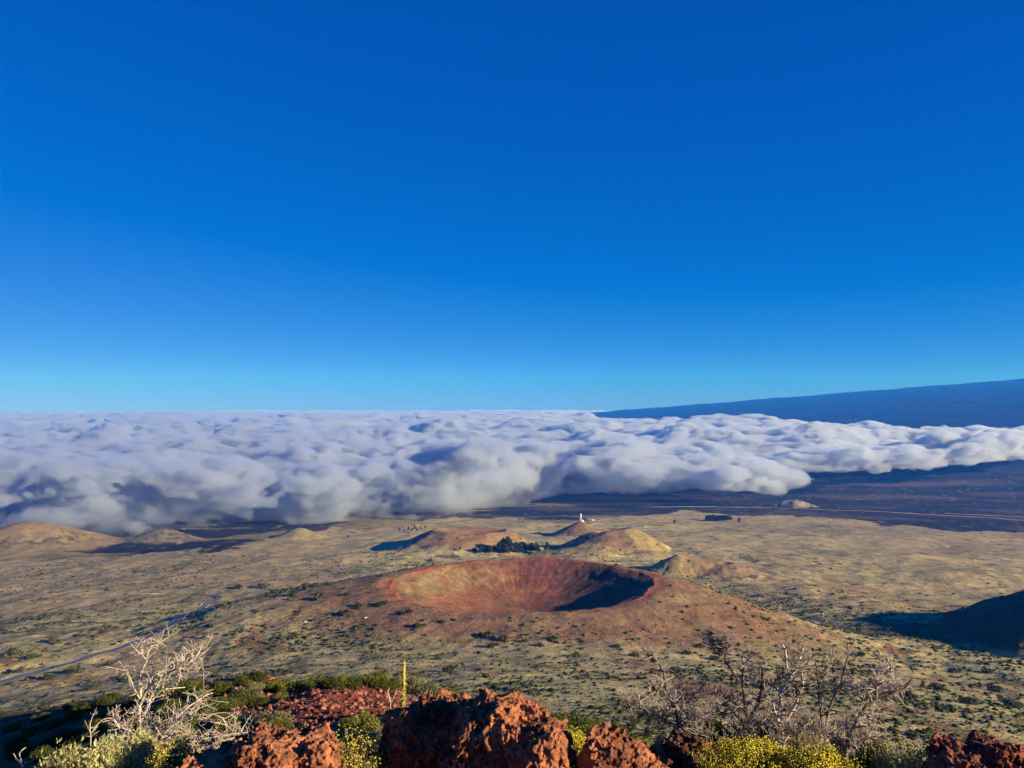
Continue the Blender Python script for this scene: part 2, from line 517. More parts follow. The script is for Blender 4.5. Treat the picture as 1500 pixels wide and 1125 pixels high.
    C = np.where(m[..., None] | (r[..., None] < rr * 2.4), Cc, C)
    # cinder cones
    def tint(nm, col, thr=(3, 12), k=0.85):
        nonlocal C
        C = lerpc(C, col, k * sstep(thr[0], thr[1], hills[nm] + 6 * n2))
    tint('domed_hill', (0.23, 0.175, 0.085)); tint('low_hill', (0.16, 0.14, 0.085)); tint('small_hill', (0.21, 0.18, 0.09))
    dk = sstep(0.05, 0.4, fbm2(x / 25, y / 25, 4, 112) + 0.1)
    C = lerpc(C, (0.055, 0.06, 0.04), 0.85 * sstep(4, 14, hills['low_hill']) * dk)
    C = lerpc(C, (0.055, 0.06, 0.04), 0.85 * np.exp(-((hills['domed_hill'] - 42) / 17) ** 2) * dk * sstep(-0.60, -0.62, -x / y * -1) if False else 0.9 * np.exp(-((hills['domed_hill'] - 55) / 24) ** 2) * dk * (y < 3700 * S))
    tint('misty_hill', (0.19, 0.16, 0.08))
    tint('flat_topped_cone', (0.25, 0.145, 0.078), (14, 40), 0.9)
    C = lerpc(C, (0.26, 0.19, 0.075), 0.8 * sstep(60, 76, hills['flat_topped_cone']) * (x < q(668, 3330) * S))
    tint('tower_hill', (0.19, 0.12, 0.06)); tint('notched_cone', (0.26, 0.20, 0.075))
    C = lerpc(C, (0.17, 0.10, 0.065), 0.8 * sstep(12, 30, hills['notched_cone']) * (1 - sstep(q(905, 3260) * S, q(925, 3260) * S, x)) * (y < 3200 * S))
    tint('hummock', (0.24, 0.19, 0.08)); tint('twin_hill', (0.33, 0.25, 0.09)); tint('brown_hill', (0.235, 0.155, 0.085))
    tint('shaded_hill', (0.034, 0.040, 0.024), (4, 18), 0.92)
    C = lerpc(C, (0.050, 0.056, 0.030), 0.85 * (1 - sstep(0.7, 1.05, np.hypot((x / S - 880) / 260, (y / S - 1560) / 130) + 0.18 * n2)))  # brush beside the hill, its tone also darkening the hill's cast shadow
    tint('quarry_hill', (0.11, 0.12, 0.08), (2, 10)); C = lerpc(C, (0.26, 0.22, 0.16), 0.7 * sstep(6, 14, hills['quarry_hill']) * sstep(0.1, 0.4, n4 + n2))
    lo = sstep(0.5, 4, hills['quarry_hill']) * (1 - sstep(8, 20, hills['quarry_hill'])) * sstep(0.55, 0.7, np.where(y > 0, (x / np.maximum(y, 1)) / 0.37 * 0.6, 0))
    C = lerpc(C, (0.40, 0.36, 0.28), 0.7 * lo)
    mt = sstep(10, 200, hills['mountain'])
    mcol = np.zeros(C.shape) + np.array((0.016, 0.016, 0.018))
    mcol = lerpc(mcol, (0.022, 0.020, 0.020), sstep(0.1, 0.6, fbm2(x / 1800, y / 900, 5, 113)))
    C = C * (1 - mt[..., None]) + mcol * mt[..., None]
    # near slope
    nr_ = 1 - sstep(110, 190, D)
    nc = np.zeros(C.shape) + np.array((0.13, 0.095, 0.05))
    k1 = fbm2(x / 6, y / 6, 4, 114)
    nc = lerpc(nc, (0.085, 0.075, 0.035), sstep(0, 0.5, k1))
    A = x / np.maximum(y, 1)
    red = np.exp(-(((A + 0.225) / 0.09) ** 2 + ((y - 40) / 14) ** 2) * 1.0)
    red2 = np.exp(-(((A + 0.36) / 0.06) ** 2 + ((y - 56) / 7) ** 2)) + 0.8 * np.exp(-(((A + 0.30) / 0.12) ** 2 + ((y - 64) / 4) ** 2))
    nc = lerpc(nc, (0.13, 0.038, 0.026), sstep(0.25, 0.55, red + red2 + 0.25 * k1))
    nc = lerpc(nc, (0.050, 0.046, 0.026), sstep(-0.26, -0.36, -A * -1) if False else 1 - sstep(-0.40, -0.28, A))  # brushy left slope, colour lowered to make its shade deeper as well
    foot = 1 - sstep(9, 16, D)
    nc = lerpc(nc, (0.16, 0.07, 0.04), foot * 0.8)
    C = C * (1 - nr_[..., None]) + nc * nr_[..., None]
    # alpha channel: how much scrub grows there
    scrub = sstep(-0.3, 0.5, n1 + 0.5 * n2 + 0.2) * (1 - lav) * (1 - np.clip(wi[..., 0], 0, 1)) * (1 - 0.8 * sstep(0.2, 0.5, np.where(m, wf, 0)))
    return np.concatenate([np.clip(C, 0, 1), scrub[..., None]], -1)

TAN = (0.345, 0.283, 0.142); OLIVE = (0.262, 0.245, 0.108); BROWN = (0.290, 0.220, 0.125); STRAW = (0.365, 0.315, 0.146)
RUST = (0.27, 0.115, 0.055); LAVA = (0.020, 0.019, 0.020); FLANK = (0.20, 0.118, 0.070)

def ground_material(name, near=False):
    m = NT(name)
    a = m.n('ShaderNodeAttribute', attribute_name='albedo')
    if near:
        n1 = m.noise(1.6, 6, 0.65); n2 = m.noise(14, 4, 0.6); n3 = m.noise(0.35, 3)
        f = m.math('ADD', m.math('MULTIPLY', n1, 0.9), m.math('MULTIPLY', n2, 0.9))
        g = m.ramp(f, [(0.55, 0.35), (0.85, 0.95), (1.15, 1.9)])
        c = m.mix(1.0, a.outputs['Color'], g, 'MULTIPLY')
        v = m.n('ShaderNodeTexVoronoi', {'Scale': 7.0, 'Vector': m.pos()})
        h = m.math('ADD', m.math('MULTIPLY', v.outputs['Distance'], -0.5), n2)
        m.bsdf(c, 0.95, h, 0.9, 0.06, 0.1)
    else:
        # three scales of tussocks and bare patches, fixed in the ground
        n1 = m.noise(0.035, 5, 0.62); n2 = m.noise(0.16, 4, 0.65); n3 = m.noise(0.006, 4, 0.6); n4 = m.noise(0.7, 2, 0.6)
        f = m.math('ADD', m.math('MULTIPLY', n1, 0.8), m.math('MULTIPLY', n2, 0.7))
        f = m.math('ADD', f, m.math('MULTIPLY', n4, 0.3))
        g = m.ramp(f, [(0.62, 0.50), (0.82, 0.90), (0.96, 1.05), (1.16, 1.35)])
        c = m.mix(1.0, a.outputs['Color'], g, 'MULTIPLY')
        # dark low scrub
        s = m.math('MULTIPLY', m.ramp(m.noise(0.09, 5, 0.7), [(0.50, 0.0), (0.60, 1.0)]), a.outputs['Alpha'])
        s = m.math('MULTIPLY', s, m.ramp(n3, [(0.40, 0.15), (0.58, 1.0)]))
        c = m.mix(m.math('MULTIPLY', s, 0.6), c, (0.050, 0.052, 0.024))
        m.bsdf(c, 0.95, f, 0.75, 3.0, 0.05)
    return m.m
MAT_GROUND = ground_material('grassland')
MAT_NEAR = ground_material('cinder_slope', True)
build_terrain()

# ------------------------------------------------------------------ sea of clouds (closed billowing surfaces filled with droplets)
def surface_nets(F, warp):
    """iso surface F = 0 (inside F > 0) of a grid; warp maps grid coordinates to the world"""
    pos = F > 0
    nx, ny, nz = F.shape
    c = [pos[i:nx - 1 + i, j:ny - 1 + j, k:nz - 1 + k] for i in (0, 1) for j in (0, 1) for k in (0, 1)]
    cnt = sum(a.astype(np.int8) for a in c)
    act = (cnt > 0) & (cnt < 8)
    I, J, K = np.nonzero(act)
    vid = -np.ones(act.shape, dtype=np.int32); vid[I, J, K] = np.arange(len(I))
    acc = np.zeros((len(I), 3)); num = np.zeros(len(I))
    off = [(i, j, k) for i in (0, 1) for j in (0, 1) for k in (0, 1)]
    for a in range(8):
        for b in range(a + 1, 8):
            d = [off[b][t] - off[a][t] for t in range(3)]
            if sum(abs(v) for v in d) != 1: continue
            fa = F[I + off[a][0], J + off[a][1], K + off[a][2]]; fb = F[I + off[b][0], J + off[b][1], K + off[b][2]]
            m = (fa > 0) != (fb > 0)
            t = np.where(m, fa / np.where(m, fa - fb, 1), 0)
            for ax in range(3):
                acc[:, ax] += np.where(m, off[a][ax] + t * d[ax], 0)
            num += m
    P = np.stack([I, J, K], 1) + acc / np.maximum(num, 1)[:, None]
    V = warp(P)
    Q = []
    # one quad for every grid edge that changes sign
    for ax in range(3):
        o = [(1, 2), (2, 0), (0, 1)][ax]
        A = pos[tuple(slice(0, -1) if t == ax else slice(1, -1) for t in range(3))]
        B = pos[tuple(slice(1, None) if t == ax else slice(1, -1) for t in range(3))]
        for flip in (False, True):
            m = (A & ~B) if not flip else (~A & B)
            i, j, k = np.nonzero(m)
            idx = [i, j, k]
            for t in range(3):
                if t != ax: idx[t] = idx[t] + 1
            def g(du, dv):
                e = [idx[0].copy(), idx[1].copy(), idx[2].copy()]
                e[o[0]] = e[o[0]] + du; e[o[1]] = e[o[1]] + dv
                return vid[e[0], e[1], e[2]]
            quad = np.stack([g(-1, -1), g(0, -1), g(0, 0), g(-1, 0)], 1)
            if flip: quad = quad[:, ::-1]
            Q.append(quad)
    return V, np.concatenate(Q)

def billow(x, y, z, octs, seed, cell):
    """rounded heaps: 1 - |noise|, octaves fading out when finer than the grid cells"""
    r = 0; a = 0.85; lam = 900.0
    for k in range(octs):
        f = 1.0 / lam
        n = noise3(x * f + 7.1 * k, y * f * 0.9 - 3.3 * k, z * f * 1.5 + 1.7 * k, seed + k)
        n = np.abs(n) * 2.2
        w = sstep(1.6, 4.0, lam / cell)
        r = r + a * (n - 0.50) * w
        a *= 0.70; lam *= 0.46
    return r

def build_clouds():
    NU, NV, NW = 680, 480, 54
    us = np.linspace(-0.80, 0.80, NU)
    ld = math.log(2450) + (math.log(44000) - math.log(2450)) * np.linspace(0, 1, NV) ** 1.45
    zs = np.linspace(-640, -110, NW)
    U, L, Z = np.meshgrid(us, ld, zs, indexing='ij')
    Y = np.exp(L); X = U * Y
    # front edge of the bank and its base, along the view (bearing tangent -> metres)
    fb = np.array([(-.86, 2850), (-.60, 2880), (-.45, 2960), (-.30, 3060), (-.15, 3150), (-.06, 3330), (.0, 3900), (.04, 4500), (.10, 4350), (.17, 4000), (.27, 3950), (.37, 4450), (.47, 4800), (.55, 5200), (.67, 6300), (.86, 8000)])
    front = np.interp(us, fb[:, 0], fb[:, 1])[:, None, None]
    bb = np.array([(-.86, -600), (-.3, -600), (-.12, -570), (.0, -510), (.1, -480), (.3, -455), (.5, -440), (.86, -430)])
    base = np.interp(us, bb[:, 0], bb[:, 1])[:, None, None]
    cell = Y * np.interp(Y, [2500, 4000, 8000, 40000], [0.0035, 0.0042, 0.006, 0.0075])
    x2, y2 = X[:, :, 0], Y[:, :, 0]
    low = fbm2(x2 / 2600, y2 / 2300, 3, 201)
    swell = fbm2(x2 / 6500, y2 / 5200, 2, 207)
    # roll-like heaps lying across the view on the right, ragged on the left
    top = -268 + 85 * low + 70 * swell
    wl = 1 - sstep(-0.05, 0.2, x2 / y2)
    top = top + 42 * np.exp(-(((y2 - 4650 - 300 * low) / 700) ** 2)) * wl - 140 * np.exp(-(((y2 - 7400 - 500 * low) / 1500) ** 2)) * (0.25 + 0.75 * wl)
    top = top + 38 * np.exp(-(((y2 - 11500) / 2500) ** 2)) * swell
    top = top * 1.0
    # top eases to an even sheet far away, right side lower near the mountain
    far = sstep(9000, 26000, y2)
    top = top * (1 - far) + (-215 + 50 * low) * far
    for uc, hh, wu in ((-0.255, 90, 0.020), (-0.382, 70, 0.006), (-0.16, 55, 0.016), (-0.12, 45, 0.02), (0.0, 40, 0.03)):
        top = top + hh * np.exp(-((x2 / y2 - uc) / wu) ** 2 - ((y2 - 31000) / 3000) ** 2)
    top = top - 70 * sstep(0.35, 0.62, x2 / y2) * sstep(9000, 14000, y2)
    top = top[:, :, None]
    d_top = (top - Z) / 95.0
    d_base = (Z - base) / 55.0
    d_front = (Y - front) / 420.0
    F = np.minimum(np.minimum(d_top, d_base), d_front)
    F = np.minimum(F, 1.2)
    F = F + 1.1 * billow(X * 0.72, Y, Z, 5, 211, cell) * (1 - 0.35 * far[:, :, None]) + 0.02
    F = F + 0.42 * fbm3(X / 900, Y / 900, Z / 500, 2, 231)
    F = F - 3.0 * sstep(-300, -240, terrain(x2, y2))[:, :, None]          # the mountain stands above the cloud
    F[0] = F[-1] = -1; F[:, 0] = -1; F[:, -1] = -1; F[:, :, 0] = -1; F[:, :, -1] = -1
    V, Q = surface_nets(F.astype(np.float32), lambda P: np.stack([
        np.interp(P[:, 0], np.arange(NU), us) * np.exp(np.interp(P[:, 1], np.arange(NV), ld)),
        np.exp(np.interp(P[:, 1], np.arange(NV), ld)),
        np.interp(P[:, 2], np.arange(NW), zs)], 1))
    # drop stray crumbs: keep connected pieces of some size
    lab = np.arange(len(V), dtype=np.int64)
    E = np.concatenate([Q[:, [0, 1]], Q[:, [1, 2]]])
    for _ in range(60):
        mn = np.minimum(lab[E[:, 0]], lab[E[:, 1]])
        old = lab.copy()
        np.minimum.at(lab, E[:, 0], mn); np.minimum.at(lab, E[:, 1], mn)
        lab = np.minimum(lab, lab[lab])
        lab = lab[lab]
        if (old == lab).all(): break
    cnt = np.bincount(lab, minlength=len(V))
    Q = Q[cnt[lab[Q[:, 0]]] > 9000]
    me = mesh_np('cloud_bank', V, Q)
    m = NT('cloud_droplets')
    sep = m.n('ShaderNodeSeparateXYZ', {0: m.pos()})
    vec = m.n('ShaderNodeVectorMath', {0: m.pos(), 1: (1.0, 1.0, 1.5)}, operation='MULTIPLY').outputs[0]
    n = m.noise(1 / 230.0, 6, 0.62, vec, 0.2)
    mr = m.n('ShaderNodeMapRange', {'Value': sep.outputs['Z'], 'From Min': -580.0, 'From Max': -400.0, 'To Min': -0.035, 'To Max': 0.035})
    d = m.n('ShaderNodeMapRange', {'Value': m.math('ADD', n, mr.outputs[0]), 'From Min': 0.47, 'From Max': 0.60, 'To Min': 0.0, 'To Max': 1.0}, interpolation_type='SMOOTHSTEP').outputs[0]
    m2 = m.n('ShaderNodeMapRange', {'Value': sep.outputs['Z'], 'From Min': -520.0, 'From Max': -250.0, 'To Min': 0.007, 'To Max': 0.034})
    d = m.math('MULTIPLY', d, m2.outputs[0])
    v = m.n('ShaderNodeVolumePrincipled', {'Color': (0.79, 0.86, 0.965), 'Density': d, 'Anisotropy': 0.5})
    m.l(v.outputs[0], m.out.inputs['Volume'])
    m.m.cycles.volume_step_rate = 0.0075
    o = link('clouds', me, m.m)
    tag(o, kind='stuff')
    print('cloud faces', len(Q))

build_clouds()

# ------------------------------------------------------------------ air
def build_haze():
    bm = bmesh.new()
    bmesh.ops.create_cube(bm, size=1)
    me = bpy.data.meshes.new('haze'); bm.to_mesh(me); bm.free()
    m = NT('air')
    v = m.n('ShaderNodeVolumePrincipled', {'Color': (0.005, 0.20, 1.0), 'Absorption Color': (1.0, 1.0, 1.0), 'Density': HAZE, 'Anisotropy': 0.0})
    m.l(v.outputs[0], m.out.inputs['Volume'])
    m.m.cycles.homogeneous_volume = True
    o = link('haze', me, m.m)
    lo = -1300.0; hi = 1900.0
    o.scale = (93000, 93000, hi - lo); o.location = (0, 0, (hi + lo) / 2)
    tag(o, kind='stuff')
HAZE = 4.0e-5
build_haze()

# ------------------------------------------------------------------ roads and tracks
def mesh_strip(name, pts, width, lift, mat, offs=0.0, cols=4):
    """a band draped over the terrain along ground points"""
    P = np.array([[p.x, p.y] for p in pts])
    seg = np.hypot(*np.diff(P, axis=0).T); s = np.concatenate([[0], np.cumsum(seg)])
    n = max(8, int(s[-1] / 5.0)); t = np.linspace(0, s[-1], n)
    # smooth through the points
    X = np.interp(t, s, P[:, 0]); Y = np.interp(t, s, P[:, 1])
    kk = max(3, int(n / (len(P) * 1.6)) | 1); k = np.ones(kk) / kk
    X = np.convolve(np.pad(X, kk // 2, mode='edge'), k, 'valid'); Y = np.convolve(np.pad(Y, kk // 2, mode='edge'), k, 'valid')
    dx = np.gradient(X); dy = np.gradient(Y); L = np.hypot(dx, dy); nx, ny = dy / L, -dx / L
    w = np.linspace(-width / 2, width / 2, cols) + offs
    VX = X[:, None] + nx[:, None] * w; VY = Y[:, None] + ny[:, None] * w
    VZ = terrain(VX, VY) + lift
    V = np.stack([VX, VY, VZ], -1).reshape(-1, 3)
    i = np.arange(n * cols).reshape(n, cols)
    F = np.stack([i[:-1, :-1], i[:-1, 1:], i[1:, 1:], i[1:, :-1]], -1).reshape(-1, 4)
    me = mesh_np(name, V, F)
    o = link(name, me, mat)
    # face up
    if me.polygons[0].normal.z < 0:
        me.flip_normals()
    o['kind'] = 'structure'
    return o, np.stack([X, Y], 1)

def simple(name, col, rough=0.9, scale=0.5, var=0.25, bump=0.0):
    m = NT(name)
    n = m.noise(scale, 4, 0.6)
    c = m.mix(n, tuple(v * (1 - var) for v in col), tuple(min(1, v * (1 + var)) for v in col))
    m.bsdf(c, rough, n if bump else None, bump, 0.05)
    return m.m
M_ASPHALT = simple('asphalt', (0.09, 0.095, 0.11), 0.85, 0.2)
M_PALE = simple('pale_gravel', (0.50, 0.47, 0.42), 0.9, 0.1)
M_TRACK = simple('dusty_track', (0.34, 0.28, 0.19), 0.95, 0.1)
M_WHITE = simple('white_paint', (0.80, 0.80, 0.78), 0.5, 2, 0.05)

def px_path(pp, y0=250):
    return [g for g in (on_ground(a, b, y0) for a, b in pp) if g is not None]

main_px = [(-60, 1014), (-25, 1006), (0, 1000), (35, 991), (75, 979), (110, 969), (160, 955), (200, 941), (235, 925), (262, 909), (283, 896), (298, 888), (304, 884)]
gp = px_path(main_px)
last = gp[-1]
gp_main = list(gp)
gp += [last + Vector((4, 50, 0)), last + Vector((-22, 90, 0)), last + Vector((-80, 112, 0))]
road, road_line = mesh_strip('road', gp, 11.5, 0.55, M_ASPHALT)
for sgn in (-1, 1):
    mesh_strip('road_edge', gp_main, 1.9, 0.62, M_PALE, offs=sgn * 6.7, cols=2)
mesh_strip('road_markings', gp, 0.35, 0.60, simple('yellow_line', (0.55, 0.42, 0.08)), cols=2)
gp2 = px_path([(195, 871), (205, 870.5), (218, 870.2), (233, 870)], 900)
mesh_strip('gravel_road', gp2, 7, 0.6, M_PALE)
gp3 = px_path([(516, 820.5), (506, 822.5), (499, 826), (499, 830), (507, 834)], 900)
mesh_strip('dirt_track', gp3, 9, 0.6, M_TRACK)
far1 = px_path([(830, 741), (1000, 742.5), (1130, 744), (1240, 748), (1330, 752), (1420, 757), (1490, 762), (1560, 767)], 2600)
mesh_strip('highway', far1, 26, 1.2, M_TRACK)
far2 = px_path([(1380, 752), (1440, 755), (1500, 757.5), (1560, 760)], 2600)
mesh_strip('gravel_road', far2, 16, 1.2, M_TRACK)
tr = px_path([(1158, 744.5), (1130, 751), (1098, 758), (1070, 765)], 2300)
mesh_strip('dirt_track', tr, 9, 0.8, simple('dark_track', (0.10, 0.085, 0.06)))

# ------------------------------------------------------------------ leaves, bushes and trees
def blob_leaves(rng, lobes, n, size, flat=0.0):
    """n small leaf faces in the outer part of several lobes; lobes: (x, y, z, rx, ry, rz)"""
    lobes = np.array(lobes, dtype=float)
    wgt = lobes[:, 3] * lobes[:, 4] * lobes[:, 5]; wgt = wgt ** 0.67; wgt /= wgt.sum()
    k = rng.choice(len(lobes), n, p=wgt)
    d = rng.normal(size=(n, 3)); d /= np.linalg.norm(d, axis=1)[:, None]
    r = 0.62 + 0.42 * rng.random(n) ** 0.7
    c = lobes[k, :3] + d * lobes[k, 3:] * r[:, None]
    nrm = d + rng.normal(size=(n, 3)) * 0.7
    nrm /= np.linalg.norm(nrm, axis=1)[:, None]
    t = np.cross(nrm, rng.normal(size=(n, 3))); t /= np.linalg.norm(t, axis=1)[:, None]
    b = np.cross(nrm, t)
    s = size * (0.6 + 0.8 * rng.random(n))[:, None]
    V = np.stack([c - t * s, c - b * s * 0.55, c + t * s, c + b * s * 0.55], 1).reshape(-1, 3)
    F = np.arange(4 * n).reshape(n, 4)
    return V, F

def leaf_material(name, lo, hi, scale=0.5, trans=0.25):
    m = NT(name)
    g = m.n('ShaderNodeNewGeometry')
    c = m.mix(g.outputs['Random Per Island'], lo, hi)
    n = m.noise(scale, 3, 0.6)
    k = m.ramp(n, [(0.35, 0.6), (0.65, 1.35)])
    c = m.mix(1.0, c, k, 'MULTIPLY')
    d = m.n('ShaderNodeBsdfDiffuse'); m.l(c, d.inputs['Color'])
    t = m.n('ShaderNodeBsdfTranslucent'); m.l(c, t.inputs['Color'])
    x = m.n('ShaderNodeMixShader', {0: trans}); m.l(d.outputs[0], x.inputs[1]); m.l(t.outputs[0], x.inputs[2])
    m.l(x.outputs[0], m.out.inputs[0])
    return m.m

M_SCRUB = leaf_material('scrub_leaves', (0.038, 0.048, 0.018), (0.095, 0.105, 0.040), 0.02)
M_BUSH = leaf_material('bush_leaves', (0.038, 0.054, 0.014), (0.115, 0.130, 0.034), 0.5)
M_PINE = leaf_material('tree_needles', (0.028, 0.040, 0.020), (0.075, 0.090, 0.040), 0.05)
M_BARK = simple('bark', (0.11, 0.085, 0.065), 0.95, 3)

def twig_core(rng, n, h, r, rad):
    """stems fanning out from the ground, as tubes"""
    segs = []
    for i in range(n):
        a = rng.random() * 6.283; q_ = rng.random() ** 0.5 * r
        p0 = np.array([rng.normal() * r * 0.1, rng.normal() * r * 0.1, -0.15 * h])
        p2 = np.array([math.cos(a) * q_, math.sin(a) * q_, h * (0.55 + 0.4 * rng.random())])
        p1 = (p0 + p2) / 2 + rng.normal(size=3) * 0.06 * r - np.array([0, 0, 0.05 * h])
        segs.append(([p0, p1, p2], [rad, rad * 0.7, rad * 0.35]))
    return segs

def tubes(lines, sides=4):
    """lines: list of (points, radii) -> V, F; every tube is closed at its tip by tapering"""
    VV = []; FF = []; base = 0
    ang = np.arange(sides) * 2 * math.pi / sides
    ca, sa = np.cos(ang), np.sin(ang)
    for pts, rad in lines:
        P = np.asarray(pts, dtype=float); n = len(P)
        T = np.gradient(P, axis=0); T /= np.linalg.norm(T, axis=1)[:, None] + 1e-9
        ref = np.array([0.31, 0.52, 0.79]) if abs(T[0, 2]) > 0.9 else np.array([0.02, 0.03, 1.0])
        U = np.cross(T, ref); U /= np.linalg.norm(U, axis=1)[:, None] + 1e-9
        W = np.cross(T, U)
        R = np.asarray(rad)[:, None, None]
        ring = P[:, None, :] + R * (U[:, None, :] * ca[None, :, None] + W[:, None, :] * sa[None, :, None])
        VV.append(ring.reshape(-1, 3))
        i = np.arange(n * sides).reshape(n, sides) + base
        nx = np.roll(i, -1, axis=1)
        FF.append(np.stack([i[:-1], nx[:-1], nx[1:], i[1:]], -1).reshape(-1, 4))
        base += n * sides
    return np.concatenate(VV), np.concatenate(FF)

def make_bush(name, label, cat, seed, leaves, size, mat, group=None, shape=0.55, nl=7, spread=1.0, stem_mat=None, stems=14):
    """unit bush, 2 m wide; > foliage, stems"""
    rng = np.random.default_rng(seed)
    lobes = [(rng.normal() * 0.38 * spread, rng.normal() * 0.38 * spread, shape * (0.35 + 0.55 * rng.random()), *(0.28 + 0.22 * rng.random(2)), shape * (0.35 + 0.35 * rng.random())) for _ in range(nl)]
    V, F = blob_leaves(rng, lobes, leaves, size)
    e = bpy.data.objects.new(name, None); COL.objects.link(e)
    e.empty_display_size = 0.1
    tag(e, label, cat, group)
    link('foliage', mesh_np('foliage', V, F, False), mat, e)
    V, F = tubes(twig_core(rng, stems, shape * 1.2, 0.7, 0.02), 3)
    link('stems', mesh_np('stems', V, F), stem_mat or M_BARK, e)
    return e

def copy_tree(o, parent=None):
    c = o.copy(); COL.objects.link(c)
    c.parent = parent
    for ch in list(o.children):
        copy_tree(ch, c)
    return c

def place(o, g, size, rz, zs=1.0, sink=0.0):
    o.location = (g.x, g.y, g.z - sink * size)
    o.rotation_euler = (0, 0, rz)
    o.scale = (size, size, size * zs)

rs = random.Random(5)
nrng = np.random.default_rng(11)

# -- scattered scrub of the valley: too many to count, one mesh of low cushions
def blob_proto(seed, lat=5, lon=7):
    rng = np.random.default_rng(seed)
    V = []; 
    for i in range(lat):
        ph = i / (lat - 1) * math.pi * 0.58
        for j in range(lon):
            a = 2 * math.pi * (j + 0.5 * (i % 2)) / lon
            r = math.sin(ph) * (0.75 + 0.5 * rng.random()) + 0.02
            V.append((r * math.cos(a), r * math.sin(a), math.cos(ph) * (0.75 + 0.45 * rng.random()) - 0.15))
    F = []
    for i in range(lat - 1):
        for j in range(lon):
            F.append((i * lon + j, (i + 1) * lon + j, (i + 1) * lon + (j + 1) % lon, i * lon + (j + 1) % lon))
    return np.array(V), np.array(F)

def mask_scrub(x, y):
    """density of bushes, 0..1, by place"""
    A = x / y; D = np.hypot(x, y)
    n = fbm2(x / 95, y / 130, 4, 301); n2 = fbm2(x / 330, y / 420, 3, 302)
    d = sstep(0.0, 0.55, n + 0.55 * n2 + 0.05)
    d = d * 0.75 + 0.13
    # gully line on the right of the crater
    d = d + 0.9 * np.exp(-((D - (1480 - 1250 * np.clip(A - 0.30, -0.1, 0.5))) / 95) ** 2) * sstep(0.26, 0.36, A)
    d = d + 0.2 * sstep(0.25, 0.5, A) * (1 - sstep(700, 1000, D))
    d = d + 0.4 * np.exp(-((A + 0.28) / 0.05) ** 2 - ((D - 1180) / 110) ** 2)
    d = d * (1 - 0.85 * sstep(0.1, 0.3, A) * sstep(1450, 1700, D))
    cx, cy_ = 17.0 * S, 1490.0 * S
    r = np.hypot((x - cx) / 1.12, y - cy_)
    d = d * (0.08 + 0.92 * sstep(225 * S, 400 * S, r)) * np.where(r < 222 * S, 0.0, 1)
    # keep off the road
    for k in range(0, len(road_line), 3):
        near = np.hypot(x - road_line[k, 0], y - road_line[k, 1])
        d = np.where(near < 11, 0, d)
    return np.clip(d, 0, 1)

N_TRY = 150000
u_ = nrng.uniform(-0.75, 0.75, N_TRY); v_ = nrng.random(N_TRY)
Yb = 300 * (2300 / 300) ** (v_ ** 0.85)
Xb = u_ * Yb
keep = nrng.random(N_TRY) < mask_scrub(Xb, Yb) * 0.62
Xb, Yb = Xb[keep], Yb[keep]
sz = (0.7 + 2.7 * nrng.random(len(Xb)) ** 4) * (0.42 + 0.45 * np.clip(Yb / 700, 0, 1.6))
big = np.argsort(-(sz / Yb))
BIG_SPOTS = [(Xb[i], Yb[i], sz[i]) for i in big[:210]]
Xb = Xb[big[210:]]; Yb = Yb[big[210:]]; sz = sz[big[210:]]
Zb = terrain(Xb, Yb)
protos = [blob_proto(s) for s in range(6)]
VV = []; FF = []; off = 0
kind = nrng.integers(0, 6, len(Xb)); rot = nrng.random(len(Xb)) * 6.283
for kk in range(6):
    pv, pf = protos[kk]
    m_ = np.nonzero(kind == kk)[0]
    c, s_ = np.cos(rot[m_]), np.sin(rot[m_])
    sx = sz[m_]
    x = (pv[None, :, 0] * c[:, None] - pv[None, :, 1] * s_[:, None]) * sx[:, None] + Xb[m_][:, None]
    y = (pv[None, :, 0] * s_[:, None] + pv[None, :, 1] * c[:, None]) * sx[:, None] + Yb[m_][:, None]
    z = pv[None, :, 2] * (sx * (0.55 + 0.35 * nrng.random(len(m_))))[:, None] + Zb[m_][:, None]
    V = np.stack([x, y, z], -1).reshape(-1, 3)
    F = (pf[None] + (np.arange(len(m_)) * len(pv))[:, None, None]).reshape(-1, 4) + off
    off += len(V); VV.append(V); FF.append(F)
scrub = link('scrub', mesh_np('scrub', np.concatenate(VV), np.concatenate(FF)), M_SCRUB)
tag(scrub, kind='stuff')
print('scrub', len(Xb))

# -- the largest valley bushes, each a thing
vb = [make_bush('valley_bush', 'olive green bush growing alone on the open valley grass', 'bush', 60 + k, 260, 0.16, M_SCRUB, 'bushes dotted over the valley', 0.62) for k in range(4)]
def clear(x, y):
    return True
spots = []
for (px, py, w) in [(712, 932, 22), (738, 938, 20), (722, 948, 16), (810, 936, 14), (842, 962, 18), (648, 912, 12), (612, 918, 16), (562, 886, 18), (525, 890, 20), (470, 878, 22), (432, 872, 20),
                    (448, 860, 18), (508, 872, 14), (768, 940, 12), (790, 947, 14), (905, 948, 12), (930, 962, 18), (955, 970, 20), (985, 985, 22), (1005, 958, 16), (1025, 948, 14), (1045, 966, 16), (660, 985, 24), (712, 992, 16),
                    (505, 900, 22), (590, 900, 12), (600, 897, 14), (630, 822, 9), (385, 860, 18), (400, 868, 15), (350, 862, 16), (1370, 1010, 26), (1420, 1030, 24), (1455, 1012, 26), (1480, 1036, 30), (1330, 1020, 22),
                    (1400, 985, 18), (1445, 985, 20), (1300, 985, 18), (1260, 960, 16), (15, 960, 26), (45, 965, 20), (75, 940, 18), (60, 908, 16), (110, 985, 26), (70, 995, 22), (135, 1010, 18), (28, 985, 20), (160, 975, 18)]:
    g = on_ground(px, py, 250)
    if g: spots.append((g.x, g.y, w / 2 / FPX * g.y))
spots += [s for s in BIG_SPOTS]
first = True
